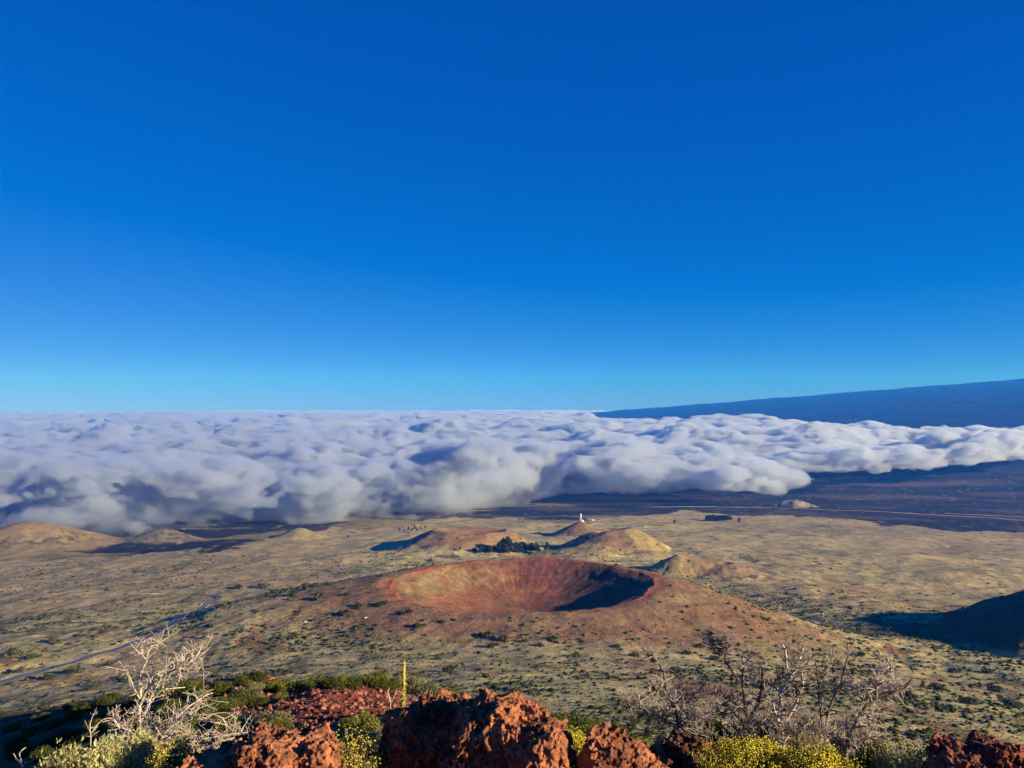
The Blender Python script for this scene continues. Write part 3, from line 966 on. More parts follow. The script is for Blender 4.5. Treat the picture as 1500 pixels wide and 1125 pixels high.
for i, (x, y, s) in enumerate(spots):
    k = i % 4
    o = vb[k] if i < 4 else copy_tree(vb[k])
    place(o, Vector((x, y, float(terrain(np.array([x]), np.array([y]))[0]))), s, rs.random() * 6.28, 0.9, 0.05)
    A = x / y; rc = math.hypot(x - 12, y - 1043)
    dr = float(np.hypot(road_line[:, 0] - x, road_line[:, 1] - y).min())
    if dr < 45: lb, gp_ = 'olive green bush within a few steps of the grey road', 'bushes beside the road'
    elif rc < 330: lb, gp_ = 'dark bush dotting the brown outer slope of the big crater', 'bushes on the crater slope'
    elif A < -0.24: lb, gp_ = 'olive green bush on the grassland around the road at the left', 'bushes on the left grassland'
    elif A < 0.12 and y > 1000: lb, gp_ = 'dark bush on the pale plain beyond or beside the big crater', 'bushes beyond the crater'
    elif A < 0.12: lb, gp_ = 'olive green bush on the grassy slope between the crater and the boulders', 'bushes below the crater'
    elif y > 760: lb, gp_ = 'grey green bush in the dense belt below the dark hill at the right', 'bushes of the belt at the right'
    else: lb, gp_ = 'olive green bush on the grassy slope behind the dead shrubs at the right', 'bushes on the right slope'
    tag(o, lb, 'bush', gp_)

# -- trees
def make_tree(name, seed, h=1.0, w=0.34, slim=False):
    rng = np.random.default_rng(seed)
    lobes = []
    for i in range(16):
        t = 0.22 + 0.74 * rng.random()
        rad = w * (1 - ((t - 0.35) / 0.75) ** 2 * 0.85) * (0.55 + 0.3 * rng.random())
        a = rng.random() * 6.283
        lobes.append((math.cos(a) * rad * 0.55, math.sin(a) * rad * 0.55, t, rad * 0.62, rad * 0.62, 0.10 + 0.05 * rng.random()))
    lobes.append((0, 0, 0.93, w * 0.22, w * 0.22, 0.1))
    V, F = blob_leaves(rng, lobes, 900, 0.045)
    e = bpy.data.objects.new(name, None); COL.objects.link(e)
    link('crown', mesh_np('crown', V, F, False), M_PINE, e)
    L = [([(0, 0, -0.06), (0.01, 0, 0.4), (0, 0.01, 0.9)], [0.03, 0.022, 0.008])]
    for i in range(7):
        a = rng.random() * 6.283; z0 = 0.2 + 0.1 * i
        L.append(([(0, 0, z0), (math.cos(a) * w * 0.4, math.sin(a) * w * 0.4, z0 + 0.08)], [0.010, 0.004]))
    V, F = tubes(L, 5)
    link('trunk', mesh_np('trunk', V, F), M_BARK, e)
    return e
tp = [make_tree('tree', 80 + k, w=0.26 + 0.05 * (k % 3)) for k in range(5)]
tcount = 0
def add_tree(px, py, hpx, label, group, y0=1200, wid=1.0):
    global tcount
    g = on_ground(px, py, y0)
    if g is None: return
    k = rs.randrange(5)
    if tcount < 5: o = tp[tcount]
    else: o = copy_tree(tp[k])
    tcount += 1
    h = hpx / FPX * g.y
    o.location = g; o.scale = (h * wid, h * wid, h); o.rotation_euler = (0, 0, rs.random() * 6.28)
    tag(o, label, 'tree', group)
for i, (px, hp) in enumerate([(695, 6), (706, 8), (717, 10), (731, 13), (740, 16), (745, 20), (749, 13), (755, 13), (763, 14), (768, 12), (778, 12), (787, 12), (692, 5), (697, 6), (703, 7), (709, 8), (714, 9), (719, 8), (724, 9), (729, 10), (733, 14), (738, 17), (743, 19), (747, 16), (752, 11), (757, 13), (761, 12), (766, 13), (771, 11), (775, 12), (780, 12), (785, 13), (789, 10)]):
    add_tree(px, 808.5 + (i % 3) * 1.0, hp * 1.15, 'dark green tree in the grove just behind the red crater rim', 'grove behind the crater', wid=1.35)
add_tree(801, 808.5, 15, 'dark tree at the right hand end of the grove, a little apart behind the crater', None, wid=1.2)
add_tree(674, 806, 6, 'small dark bushy tree standing apart to the left of the grove', None, wid=1.5)
add_tree(828, 812, 5, 'small round tree alone on pale grass behind the crater rim', None, wid=1.3)
for i in range(16):
    add_tree(1035 + i * 2.35, 762.5 + (i % 2) * 1.0, 7.5 + rs.random() * 1.5, 'dark tree in the dense rectangular grove on the far yellow plain', 'far grove on the plain', 1800, 1.5)
add_tree(1083, 766, 8, 'lone dark tree just right of the rectangular far grove', None, 1800, 1.2)
add_tree(988, 768, 7, 'lone dark tree on the plain between the far grove and the tower hill', None, 1800, 1.1)
for px, py, hp in [(585, 778, 5), (592, 780, 4), (598, 777, 6), (603, 779, 5), (607, 776, 7), (611, 778, 5), (616, 776, 5), (622, 774, 4)]:
    add_tree(px, py, hp, 'small tree in the loose row left of the flat topped cone', 'row of trees beside the flat topped cone', 1500, 1.2)
add_tree(510, 788, 4, 'single tiny tree on the open plain left of the flat topped cone', None, 1500, 1.3)

# ------------------------------------------------------------------ tower on the small hill
def box(bm, x0, x1, y0, y1, z0, z1):
    v = [bm.verts.new((x, y, z)) for x in (x0, x1) for y in (y0, y1) for z in (z0, z1)]
    for f in ((0, 1, 3, 2), (4, 6, 7, 5), (0, 4, 5, 1), (2, 3, 7, 6), (0, 2, 6, 4), (1, 5, 7, 3)):
        bm.faces.new([v[i] for i in f])
def bmobj(name, bm, mat, parent=None, smooth=False):
    bmesh.ops.recalc_face_normals(bm, faces=bm.faces)
    me = bpy.data.meshes.new(name); bm.to_mesh(me); bm.free()
    if smooth:
        for p in me.polygons: p.use_smooth = True
    return link(name, me, mat, parent)
tcx, tcy = q(850, 3950) * S, 3950 * S
tz = float(terrain(np.array([tcx]), np.array([tcy]))[0])
tower = bpy.data.objects.new('antenna_tower', None); COL.objects.link(tower)
tower.location = (tcx + 1, tcy, tz - 0.5)
tag(tower, 'white antenna tower with round dishes on top of the small dark hill', 'tower')
L = []
W = 4.0; H = 27.0
for sx in (-1, 1):
    for sy in (-1, 1):
        L.append(([(sx * W, sy * W, 0), (sx * 1.2, sy * 1.2, H)], [0.5, 0.35]))
for k in range(6):
    z0, z1 = H * k / 6, H * (k + 1) / 6
    r0 = W - (W - 1.2) * k / 6; r1 = W - (W - 1.2) * (k + 1) / 6
    for (a, b) in (((-1, -1), (1, -1)), ((1, -1), (1, 1)), ((1, 1), (-1, 1)), ((-1, 1), (-1, -1))):
        L.append(([(a[0] * r0, a[1] * r0, z0), (b[0] * r1, b[1] * r1, z1)], [0.25, 0.25]))
        L.append(([(a[0] * r1, a[1] * r1, z1), (b[0] * r1, b[1] * r1, z1)], [0.25, 0.25]))
V, F = tubes(L, 5); link('lattice_mast', mesh_np('lattice_mast', V, F), M_WHITE, tower)
for (z, a, r) in ((19, -1.7, 2.8), (23.5, -1.2, 2.2), (14, -2.2, 2.6)):
    bm = bmesh.new(); bmesh.ops.create_uvsphere(bm, u_segments=20, v_segments=10, radius=r)
    bmesh.ops.scale(bm, vec=(1, 0.35, 1), verts=bm.verts)
    o = bmobj('dish', bm, M_WHITE, tower, True); o.location = (math.cos(a) * 3.0, math.sin(a) * 3.0, z); o.rotation_euler = (0, 0, a + math.pi / 2)
bm = bmesh.new(); box(bm, 3, 11, -3, 4, -3, 4.5); bmobj('equipment_hut', bm, M_WHITE, tower)
bm = bmesh.new(); box(bm, 2.6, 11.4, -3.4, 4.4, 4.503, 5.2); bmobj('roof', bm, simple('grey_roof', (0.3, 0.3, 0.32)), tower)
# small white building on the plain beside the hill
for px, py, s, lb in ((869, 762.5, 0.8, 'small white shed on the plain just right of the tower hill'), (878, 763, 0.5, 'smaller pale shed right of the white one near the tower hill'), (946, 772, 0.5, 'tiny white shed on the slope behind the notched yellow cone')):
    g = on_ground(px, py, 2000)
    e = bpy.data.objects.new('shed', None); COL.objects.link(e); e.location = g; e.scale = (s, s, s); tag(e, lb, 'shed')
    bm = bmesh.new(); box(bm, -6, 6, -4, 4, -2, 4); bmobj('wall', bm, M_WHITE, e)
    bm = bmesh.new(); v = [bm.verts.new(c) for c in ((-6.5, -4.6, 4.003), (6.5, -4.6, 4.003), (6.5, 4.6, 4.003), (-6.5, 4.6, 4.003), (-6.5, 0, 6.2), (6.5, 0, 6.2))]
    for f in ((0, 1, 5, 4), (2, 3, 4, 5), (0, 4, 3), (1, 2, 5), (3, 2, 1, 0)): bm.faces.new([v[i] for i in f])
    bmobj('roof', bm, M_PALE, e)

# ------------------------------------------------------------------ cars on the road
def make_car(label, px, py, col):
    # put it on the road line nearest to that pixel
    g = on_ground(px, py, 250)
    k = int(np.argmin(np.hypot(road_line[:, 0] - g.x, road_line[:, 1] - g.y)))
    x, y = road_line[k]; d = road_line[min(k + 1, len(road_line) - 1)] - road_line[k - 1]
    ang = math.atan2(d[1], d[0]); nx, ny = d[1] / np.hypot(*d), -d[0] / np.hypot(*d)
    x += nx * 2; y += ny * 2
    e = bpy.data.objects.new('car', None); COL.objects.link(e)
    e.location = (x, y, float(terrain(np.array([x]), np.array([y]))[0]) + 0.58); e.rotation_euler = (0, 0, ang)
    e.scale = (1.15, 1.15, 1.15)
    tag(e, label, 'car')
    paint = NT('car_paint'); paint.bsdf(col, 0.3, spec=0.5)
    glass = NT('car_glass'); glass.bsdf((0.02, 0.025, 0.03), 0.08, spec=0.6)
    rub = NT('tyre_rubber'); rub.bsdf((0.02, 0.02, 0.02), 0.9)
    def prism(name, prof, w, mat, parent, inset=0.0):
        bm = bmesh.new()
        a = [bm.verts.new((p[0], -w + inset * p[1], p[1])) for p in prof]; b = [bm.verts.new((p[0], w - inset * p[1], p[1])) for p in prof]
        bm.faces.new(a); bm.faces.new(b[::-1])
        for i in range(len(prof)):
            j = (i + 1) % len(prof); bm.faces.new((a[j], a[i], b[i], b[j]))
        bmesh.ops.bevel(bm, geom=bm.edges[:], offset=0.05, segments=2, affect='EDGES')
        return bmobj(name, bm, mat, parent, True)
    prism('body', [(-2.3, 0.35), (2.3, 0.35), (2.35, 0.75), (1.3, 0.98), (-2.2, 1.05), (-2.35, 0.7)], 0.9, paint.m, e)
    prism('windows', [(-2.0, 1.0), (1.1, 0.98), (0.35, 1.52), (-1.5, 1.56)], 0.95, glass.m, e, 0.14)
    prism('roof', [(-1.5, 1.55), (0.3, 1.52), (0.2, 1.62), (-1.4, 1.64)], 0.72, paint.m, e)
    for wx in (-1.45, 1.45):
        for wy in (-0.85, 0.85):
            bm = bmesh.new(); bmesh.ops.create_cone(bm, cap_ends=True, segments=20, radius1=0.36, radius2=0.36, depth=0.24)
            bmesh.ops.rotate(bm, matrix=Matrix.Rotation(math.pi / 2, 3, 'X'), verts=bm.verts)
            o = bmobj('wheel', bm, rub.m, e, True); o.location = (wx, wy, 0.36)
make_car('dark blue car driving on the nearer stretch of road at the left', 77, 978, (0.02, 0.025, 0.05))
make_car('dark grey car farther up the road, behind the top of the bleached dead tree', 236, 925, (0.05, 0.05, 0.055))
for px, py, lb, s in ((536, 905, 'flat white rock on the grass left of the crater', 1.7), (447, 911, 'small white rock among bushes in the left of the valley', 1.2)):
    g = on_ground(px, py, 400)
    bm = bmesh.new(); bmesh.ops.create_icosphere(bm, subdivisions=3, radius=1)
    for v in bm.verts:
        n = float(noise3(np.array([v.co.x * 1.4]), np.array([v.co.y * 1.4]), np.array([v.co.z * 1.4]), 4)[0]); v.co *= 1 + 0.35 * n
    bmesh.ops.scale(bm, vec=(1.4, 1, 0.45), verts=bm.verts)
    o = bmobj('rock', bm, M_WHITE, None, True); o.location = g; o.scale = (s, s, s); tag(o, lb, 'rock')

# ------------------------------------------------------------------ cinder boulders
def scoria_material(name, col, dark, seed=0.0):
    m = NT(name)
    o = m.obj()
    n1 = m.noise(3.0, 5, 0.6, o); n2 = m.noise(22, 5, 0.7, o); n3 = m.noise(90, 3, 0.6, o)
    v = m.n('ShaderNodeTexVoronoi', {'Scale': 38.0, 'Vector': o})
    c = m.ramp(n1, [(0.36, dark), (0.50, col), (0.66, tuple(min(1, k * 1.35) for k in col))])
    k = m.ramp(n2, [(0.36, 0.45), (0.52, 1.0), (0.68, 1.45)])
    c = m.mix(1.0, c, k, 'MULTIPLY')
    g = m.ramp(m.noise(7.0, 4, 0.6, o), [(0.60, 0.0), (0.70, 1.0)])
    c = m.mix(m.math('MULTIPLY', g, 0.35), c, (0.34, 0.22, 0.15))
    h = m.math('ADD', m.math('MULTIPLY', v.outputs['Distance'], 0.8), m.math('MULTIPLY', n2, 1.0))
    h = m.math('ADD', h, m.math('MULTIPLY', n3, 0.4))
    m.bsdf(c, 0.92, h, 1.0, 0.012, 0.15)
    return m.m

def boulder(name, label, lumps, Y, mat, seed, vox=0.0072, rough=1.0, sink=0.25, group=None):
    """lumps: (px, py, radius px x, radius px y, depth offset m, radius depth m). Built in metres around its own foot."""
    L = []
    for (px, py, rx, ry, dy, rd) in lumps:
        c = at(px, py, Y + dy)
        L.append((c.x, c.y, c.z, rx / FPX * (Y + dy), rd, ry / FPX * (Y + dy)))
    L = np.array(L)
    lo = (L[:, :3] - L[:, 3:]).min(0) - 0.12; hi = (L[:, :3] + L[:, 3:]).max(0) + 0.12
    n = np.ceil((hi - lo) / vox).astype(int)
    ax = [lo[i] + np.arange(n[i]) * vox for i in range(3)]
    X, Yg, Z = np.meshgrid(*ax, indexing='ij')
    # blocky warp so that the lumps are not round
    w1 = fbm3(X * 3.1, Yg * 3.1, Z * 3.1, 3, seed); w2 = fbm3(X * 3.1 + 9, Yg * 3.1, Z * 3.1, 3, seed + 20); w3 = fbm3(X * 3.1, Yg * 3.1 + 5, Z * 3.1, 3, seed + 40)
    F = np.full(X.shape, -9.0)
    for (cx, cy_, cz, rx, ry, rz) in L:
        dx = (X + 0.09 * w1 - cx) / rx; dy = (Yg + 0.09 * w2 - cy_) / ry; dz = (Z + 0.08 * w3 - cz) / rz
        r = (np.abs(dx) ** 2.6 + np.abs(dy) ** 2.6 + np.abs(dz) ** 2.6) ** (1 / 2.6)
        F = np.maximum(F, (1 - r) * min(rx, ry, rz))
    F = F + rough * (0.042 * fbm3(X * 7, Yg * 7, Z * 7, 2, seed + 3) + 0.026 * (0.35 - np.abs(noise3(X * 13, Yg * 13, Z * 13, seed + 5)) * 2.2)
                     + 0.026 * (0.35 - np.abs(noise3(X * 31, Yg * 31, Z * 22, seed + 6)) * 2.2) + 0.018 * noise3(X * 60, Yg * 60, Z * 42, seed + 7))
    pits = noise3(X * 5.2, Yg * 5.2, Z * 5.2, seed + 11)
    F = F - rough * 0.16 * np.clip(pits - 0.42, 0, 1)
    F[0] = F[-1] = -1; F[:, 0] = F[:, -1] = -1; F[:, :, 0] = F[:, :, -1] = -1
    V, Q = surface_nets(F.astype(np.float32), lambda P: P * vox + lo)
    foot = np.array([L[:, 0].mean(), L[:, 1].mean(), lo[2] + 0.1])
    me = mesh_np(name, V - foot, Q)
    o = link(name, me, mat, None, foot)
    tag(o, label, 'rock', group)
    return o

M_ROCK = scoria_material('red_scoria', (0.34, 0.135, 0.066), (0.15, 0.058, 0.035))
M_ROCKB = scoria_material('red_brown_scoria', (0.26, 0.100, 0.052), (0.11, 0.045, 0.030))
M_ROCKC = scoria_material('dark_red_scoria', (0.19, 0.066, 0.042), (0.09, 0.036, 0.026))
M_ROCK2 = scoria_material('brown_scoria', (0.15, 0.065, 0.038), (0.07, 0.032, 0.024))

boulder('boulder', 'largest rugged red cinder boulder, half in black shadow, at the bottom middle', [
    (736, 1096, 72, 64, -0.10, 0.30), (650, 1085, 60, 62, 0.32, 0.22), (786, 1116, 50, 54, -0.25, 0.26), (592, 1092, 32, 46, 0.20, 0.15),
    (634, 1058, 26, 36, 0.30, 0.15), (740, 1160, 92, 60, -0.15, 0.34), (640, 1165, 90, 46, 0.35, 0.25), (735, 1062, 46, 30, 0.05, 0.20), (684, 1058, 34, 28, 0.28, 0.16), (812, 1140, 30, 34, -0.25, 0.18)], 5.0, M_ROCKB, 1)
boulder('boulder', 'long low orange cinder boulder beside the bleached dead tree at the bottom left', [
    (400, 1122, 66, 40, 0.0, 0.26), (452, 1116, 38, 36, 0.02, 0.22), (340, 1132, 48, 28, 0.0, 0.22), (300, 1143, 36, 26, -0.05, 0.2), (390, 1160, 130, 40, 0, 0.3), (472, 1125, 26, 34, 0.05, 0.15)], 4.6, M_ROCK, 101)
boulder('boulder', 'pointed red cinder boulder with a black left face, right of the largest boulder', [
    (892, 1124, 30, 42, 0.0, 0.2), (918, 1138, 42, 36, 0.0, 0.22), (880, 1148, 26, 38, 0.0, 0.2), (944, 1156, 36, 30, 0.02, 0.22), (908, 1172, 68, 40, 0, 0.28)], 4.7, M_ROCKB, 201)
boulder('boulder', 'dark reddish cinder boulder cut off by the bottom right corner', [
    (1412, 1130, 36, 32, 0.0, 0.22), (1455, 1122, 42, 36, 0.05, 0.24), (1492, 1142, 46, 34, 0.0, 0.26), (1446, 1172, 88, 40, 0, 0.32), (1402, 1155, 32, 36, -0.05, 0.22)], 5.2, M_ROCKC, 301)
boulder('boulder', 'low dark brown knobbly rock pile in front of the dead shrubs', [
    (1010, 1108, 30, 22, 0.0, 0.22), (1045, 1112, 30, 20, 0.05, 0.2), (985, 1122, 26, 20, 0.0, 0.2), (1020, 1140, 64, 30, 0, 0.3)], 6.4, M_ROCK2, 401, vox=0.013, rough=1.5)

# loose red cinders on the shoulder, uncountable
def cinders():
    n = 5200
    rng = np.random.default_rng(77)
    A = rng.normal(-0.215, 0.10, n); Y = 26 + 40 * rng.random(n)
    A2 = rng.normal(-0.34, 0.05, n // 4); Y2 = rng.normal(56, 5, n // 4)
    A = np.concatenate([A, A2]); Y = np.concatenate([Y, Y2]); n = len(A)
    X = A * Y; Z = terrain(X, Y)
    s = 0.05 + 0.16 * rng.random(n) ** 3
    pv, pf = [], []
    # rough octahedral lumps
    base = np.array([(1, 0, 0), (0, 1, 0), (-1, 0, 0), (0, -1, 0), (0, 0, 0.8), (0, 0, -0.5)])
    tri = np.array([(0, 1, 4), (1, 2, 4), (2, 3, 4), (3, 0, 4), (1, 0, 5), (2, 1, 5), (3, 2, 5), (0, 3, 5)])
    V = base[None] * (0.7 + 0.6 * rng.random((n, 6, 1))) * s[:, None, None]
    a = rng.random(n) * 6.28; c, sn = np.cos(a)[:, None], np.sin(a)[:, None]
    V = np.stack([V[..., 0] * c - V[..., 1] * sn + X[:, None], V[..., 0] * sn + V[..., 1] * c + Y[:, None], V[..., 2] + Z[:, None]], -1)
    F = tri[None] + (np.arange(n) * 6)[:, None, None]
    m = leaf_material('loose_cinders', (0.09, 0.028, 0.02), (0.30, 0.13, 0.09), 1.0, 0.0)
    o = link('cinders', mesh_np('cinders', V.reshape(-1, 3), F.reshape(-1, 3), False), m)
    tag(o, kind='stuff')
cinders()

# ------------------------------------------------------------------ bushes on the near shoulder
M_GREY = leaf_material('grey_green_leaves', (0.12, 0.12, 0.055), (0.27, 0.26, 0.13), 1.0, 0.3)
M_LIME = leaf_material('bright_green_leaves', (0.085, 0.10, 0.018), (0.22, 0.235, 0.045), 1.0, 0.3)
sb = [make_bush('shoulder_bush', None, 'bush', 160 + k, 2600, 0.050, [M_BUSH, M_BUSH, M_LIME, M_GREY][k], None, 0.62, 9, 1.0, None, 24) for k in range(4)]
spots = [  # photo pixel, width in pixels, kind
    (262, 1012, 40, 0), (285, 1004, 26, 2), (305, 1020, 46, 0), (330, 1012, 38, 0), (352, 1000, 30, 1), (372, 1012, 34, 3), (326, 1038, 50, 0), (300, 1045, 42, 1), (352, 1030, 44, 0), (384, 1030, 30, 1),
    (338, 1062, 44, 2), (398, 1064, 60, 3), (412, 1068, 40, 2), (255, 1040, 42, 1), (240, 1020, 30, 0), (275, 1058, 38, 0), (395, 1010, 34, 2), (420, 1006, 40, 2), (412, 1020, 26, 2), (442, 1008, 38, 1), (462, 1000, 30, 2),
    (486, 1004, 40, 1), (505, 998, 34, 2), (522, 1004, 36, 0), (545, 998, 40, 2), (562, 1008, 34, 0), (560, 990, 26, 3), (456, 990, 24, 2), (380, 992, 30, 0), (290, 990, 28, 0), (538, 1068, 50, 2), (508, 1062, 34, 1),
    (525, 1085, 44, 0), (430, 1092, 40, 0), (575, 1005, 30, 0), (610, 1008, 42, 3), (630, 1000, 44, 3), (655, 1012, 34, 2), (250, 1068, 40, 0), (225, 1048, 40, 1), (205, 1060, 44, 0), (180, 1040, 36, 1), (195, 1025, 30, 0), (160, 1052, 36, 0),
    (215, 1010, 28, 2), (235, 1000, 26, 0), (140, 1068, 40, 1), (120, 1085, 40, 0), (90, 1098, 40, 1), (60, 1110, 40, 0), (20, 1090, 40, 0), (45, 1075, 34, 1), (80, 1062, 36, 0), (110, 1050, 34, 0), (35, 1105, 44, 1), (100, 1078, 36, 0), (150, 1030, 30, 1), (125, 1038, 30, 0), (70, 1088, 36, 0), (15, 1068, 30, 0), (170, 1020, 26, 0), (60, 1050, 26, 0), (100, 1035, 26, 1), (815, 1040, 50, 0), (840, 1048, 62, 0), (868, 1052, 56, 2), (900, 1056, 60, 0), (930, 1062, 50, 2), (960, 1072, 50, 0),
    (835, 1076, 50, 0), (880, 1082, 50, 1), (795, 1060, 40, 0), (1000, 1085, 60, 0)]
W_ = {0: 'dark green leafy bush', 1: 'dense olive bush', 2: 'bright yellow green bush', 3: 'pale grey green bush'}
for i, (px, py, w, kd) in enumerate(spots):
    g = on_ground(px, py + 4, 18, 95, 900)
    if g is None or g.y > 90:
        Yt = 42 + 12 * rs.random()
        x = ray(px, py).x * Yt
        g = Vector((x, Yt, float(terrain(np.array([x]), np.array([Yt]))[0])))
    src = sb[kd]
    o = src if 'label' not in src else copy_tree(src)
    size = w / 2 / FPX * g.y * 1.05
    place(o, g, size, rs.random() * 6.28, 0.9 + 0.3 * rs.random(), 0.08)
    if px > 780: lb = W_[kd] + ' on the slope between the largest boulder and the dead shrubs'; gp_ = 'bushes left of the dead shrubs'
    elif px < 240: lb = W_[kd] + ' on the shadowed slope behind the bleached dead tree'; gp_ = 'bushes on the shadowed slope'
    elif py < 1011: lb = W_[kd] + ' in the row along the crest above the red cinders'; gp_ = 'bushes along the crest'
    elif px < 410: lb = W_[kd] + ' in the green thicket left of the red cinder patch'; gp_ = 'thicket left of the red cinders'
    else: lb = W_[kd] + ' below the red cinder patch, behind the boulders'; gp_ = 'bushes below the red cinders'
    tag(o, lb, 'bush', gp_)

# ------------------------------------------------------------------ dead trees and shrubs
def polyline(pp, Y, dz=0.0, rng=None, wob=0.006):
    """photo pixels -> 3D points with drifting depth"""
    out = []
    n = len(pp)
    for i, p in enumerate(pp):
        t = i / max(1, n - 1)
        Yp = Y + dz * t
        v = at(p[0], p[1], Yp)
        out.append(np.array(v))
    P = np.array(out)
    # refine with small kinks
    Q = [P[0]]
    for a, b in zip(P[:-1], P[1:]):
        k = max(1, int(np.linalg.norm(b - a) / 0.07))
        for j in range(1, k + 1):
            Q.append(a + (b - a) * j / k + (rng.normal(size=3) * wob if j < k else 0))
    return np.array(Q)

def twigs(rng, P, R, n, length, level, out, spread=0.8, up=0.25, curl=0.5, start=0.2):
    """side shoots along a polyline"""
    m = len(P)
    for _ in range(n):
        t = start + (1 - start) * rng.random() ** 0.8
        i = min(m - 2, int(t * (m - 1)))
        d = P[i + 1] - P[i]; d /= np.linalg.norm(d) + 1e-9
        s = rng.normal(size=3); s -= s.dot(d) * d; s /= np.linalg.norm(s)
        v = d * (1 - spread) + s * spread + np.array([0, 0, up]); v /= np.linalg.norm(v)
        L = length * (0.45 + 0.8 * rng.random()) * (1 - 0.35 * t)
        k = max(3, int(L / 0.035))
        k = min(k, 9)
        pts = [P[i].copy()]
        bend = rng.normal(size=3) * curl
        for j in range(k):
            v = v + (bend * 0.25 + rng.normal(size=3) * 0.16) + np.array([0, 0, 0.05])
            v /= np.linalg.norm(v)
            pts.append(pts[-1] + v * L / k)
        pts = np.array(pts)
        r0 = min(R[i] * 0.62, 0.012 if level == 0 else 0.0062)
        rr = np.linspace(r0, max(0.0020, r0 * 0.35), len(pts))
        out.append((pts, rr, level))
        if level < 2 and L > 0.08:
            twigs(rng, pts, rr, rng.integers(1, 4) + (1 if level == 0 else 0), L * 0.55, level + 1, out, spread, up, curl, 0.25)

def wood_material(name, lo, hi):
    m = NT(name)
    o = m.obj()
    n = m.noise(3.5, 4, 0.6, o); n2 = m.noise(60, 3, 0.6, o)
    isl = m.n('ShaderNodeNewGeometry').outputs['Random Per Island']
    f = m.math('ADD', m.math('MULTIPLY', n, 0.9), m.math('MULTIPLY', isl, 0.25))
    c = m.ramp(f, [(0.42, lo), (0.72, hi)])
    c = m.mix(1.0, c, m.ramp(n2, [(0.3, 0.7), (0.7, 1.2)]), 'MULTIPLY')
    m.bsdf(c, 0.8, n2, 0.5, 0.004, 0.2)
    return m.m
M_BLEACH = wood_material('bleached_wood', (0.34, 0.28, 0.22), (0.64, 0.56, 0.48))
M_DEAD = wood_material('weathered_wood', (0.045, 0.032, 0.028), (0.22, 0.17, 0.155))
M_TWIG = wood_material('dry_twigs', (0.070, 0.056, 0.050), (0.42, 0.36, 0.33))

def dead_tree(label, name, limbs, Y, mat, tmat, seed, r0, ntw, ltw, group=None, cat='dead tree', **kw):
    rng = np.random.default_rng(seed)
    main = []; small = []
    for (pp, rad, dz, mult) in limbs:
        P = polyline(pp, Y, dz, rng)
        R = np.linspace(rad * r0, max(0.004, rad * r0 * 0.30), len(P))
        main.append((P, R))
        twigs(rng, P, R, int(ntw * mult), ltw, 0, small, **kw)
    foot = np.array(main[0][0][0])
    e = bpy.data.objects.new(name, None); COL.objects.link(e); e.location = foot
    tag(e, label, cat, group)
    V, F = tubes([(P, R) for P, R in main], 8)
    link('trunk', mesh_np('trunk', V - foot, F), mat, e)
    if small:
        V, F = tubes([(a, b) for a, b, _l in small], 4)
        link('twigs', mesh_np('twigs', V - foot, F), tmat, e)
    return e

def gy(px, py, Y):
    """pixel row of the ground below px at distance Y"""
    x = ray(px, py).x * Y
    z = float(terrain(np.array([x]), np.array([Y]))[0])
    return 596 - z / Y * FPX
B1 = gy(202, 1110, 8.0) + 3
dead_tree('tall bleached white dead tree with forked bare branches at the bottom left', 'dead_tree', [
    ([(204, B1), (203, 1100), (204, 1060), (206, 1020), (206, 985), (214, 970), (217, 956), (222, 946), (234, 941), (248, 932), (261, 925)], 1.0, 0.1, 1.0),
    ([(206, 1032), (214, 1012), (225, 1000), (240, 990), (258, 980), (272, 968), (279, 955), (284, 945)], 0.8, -0.35, 1.0),
    ([(232, 986), (252, 978), (270, 976), (285, 966), (293, 952), (297, 944)], 0.6, 0.2, 0.8),
    ([(262, 977), (276, 982), (288, 986), (298, 983), (311, 986)], 0.35, -0.1, 0.4),
    ([(214, 1042), (226, 1022), (238, 1010), (255, 1008), (271, 1007)], 0.5, 0.4, 0.5),
    ([(206, 1026), (196, 1008), (189, 990), (180, 980)], 0.4, -0.3, 0.5),
    ([(214, 968), (208, 958), (207, 948), (212, 938)], 0.35, 0.1, 0.6),
    ([(204, 1060), (215, 1040), (222, 1020), (232, 1002), (240, 978), (250, 962)], 0.7, 0.5, 1.0)], 8.0, M_BLEACH, M_BLEACH, 3, 0.021, 24, 0.24)
B2 = gy(225, 1120, 7.6) + 3
dead_tree('wide bleached dead shrub sprawling low in front of the tall bleached tree', 'dead_shrub', [
    ([(222, B2), (226, 1100), (240, 1075), (258, 1055), (285, 1047), (312, 1046), (326, 1052), (332, 1062), (322, 1074), (300, 1086)], 0.8, -0.3, 1.4),
    ([(226, 1100), (250, 1062), (272, 1038), (290, 1026), (302, 1018), (312, 1015)], 0.7, 0.3, 1.2),
    ([(222, 1108), (250, 1096), (290, 1084), (320, 1078), (352, 1074), (380, 1072)], 0.6, 0.6, 1.3),
    ([(222, 1110), (258, 1106), (290, 1100), (322, 1086), (345, 1080)], 0.5, 0.2, 1.2),
    ([(220, 1108), (205, 1085), (190, 1070), (176, 1066), (166, 1052), (165, 1040)], 0.6, -0.2, 1.2),
    ([(220, 1110), (196, 1092), (172, 1082), (158, 1075)], 0.5, 0.3, 1.0),
    ([(224, 1102), (220, 1078), (214, 1052), (220, 1034)], 0.7, 0.3, 1.2),
    ([(226, 1104), (242, 1082), (262, 1074), (276, 1080), (284, 1095)], 0.4, -0.4, 1.0)], 7.6, M_BLEACH, M_BLEACH, 5, 0.016, 26, 0.30, cat='dead shrub', up=0.05, curl=0.8)
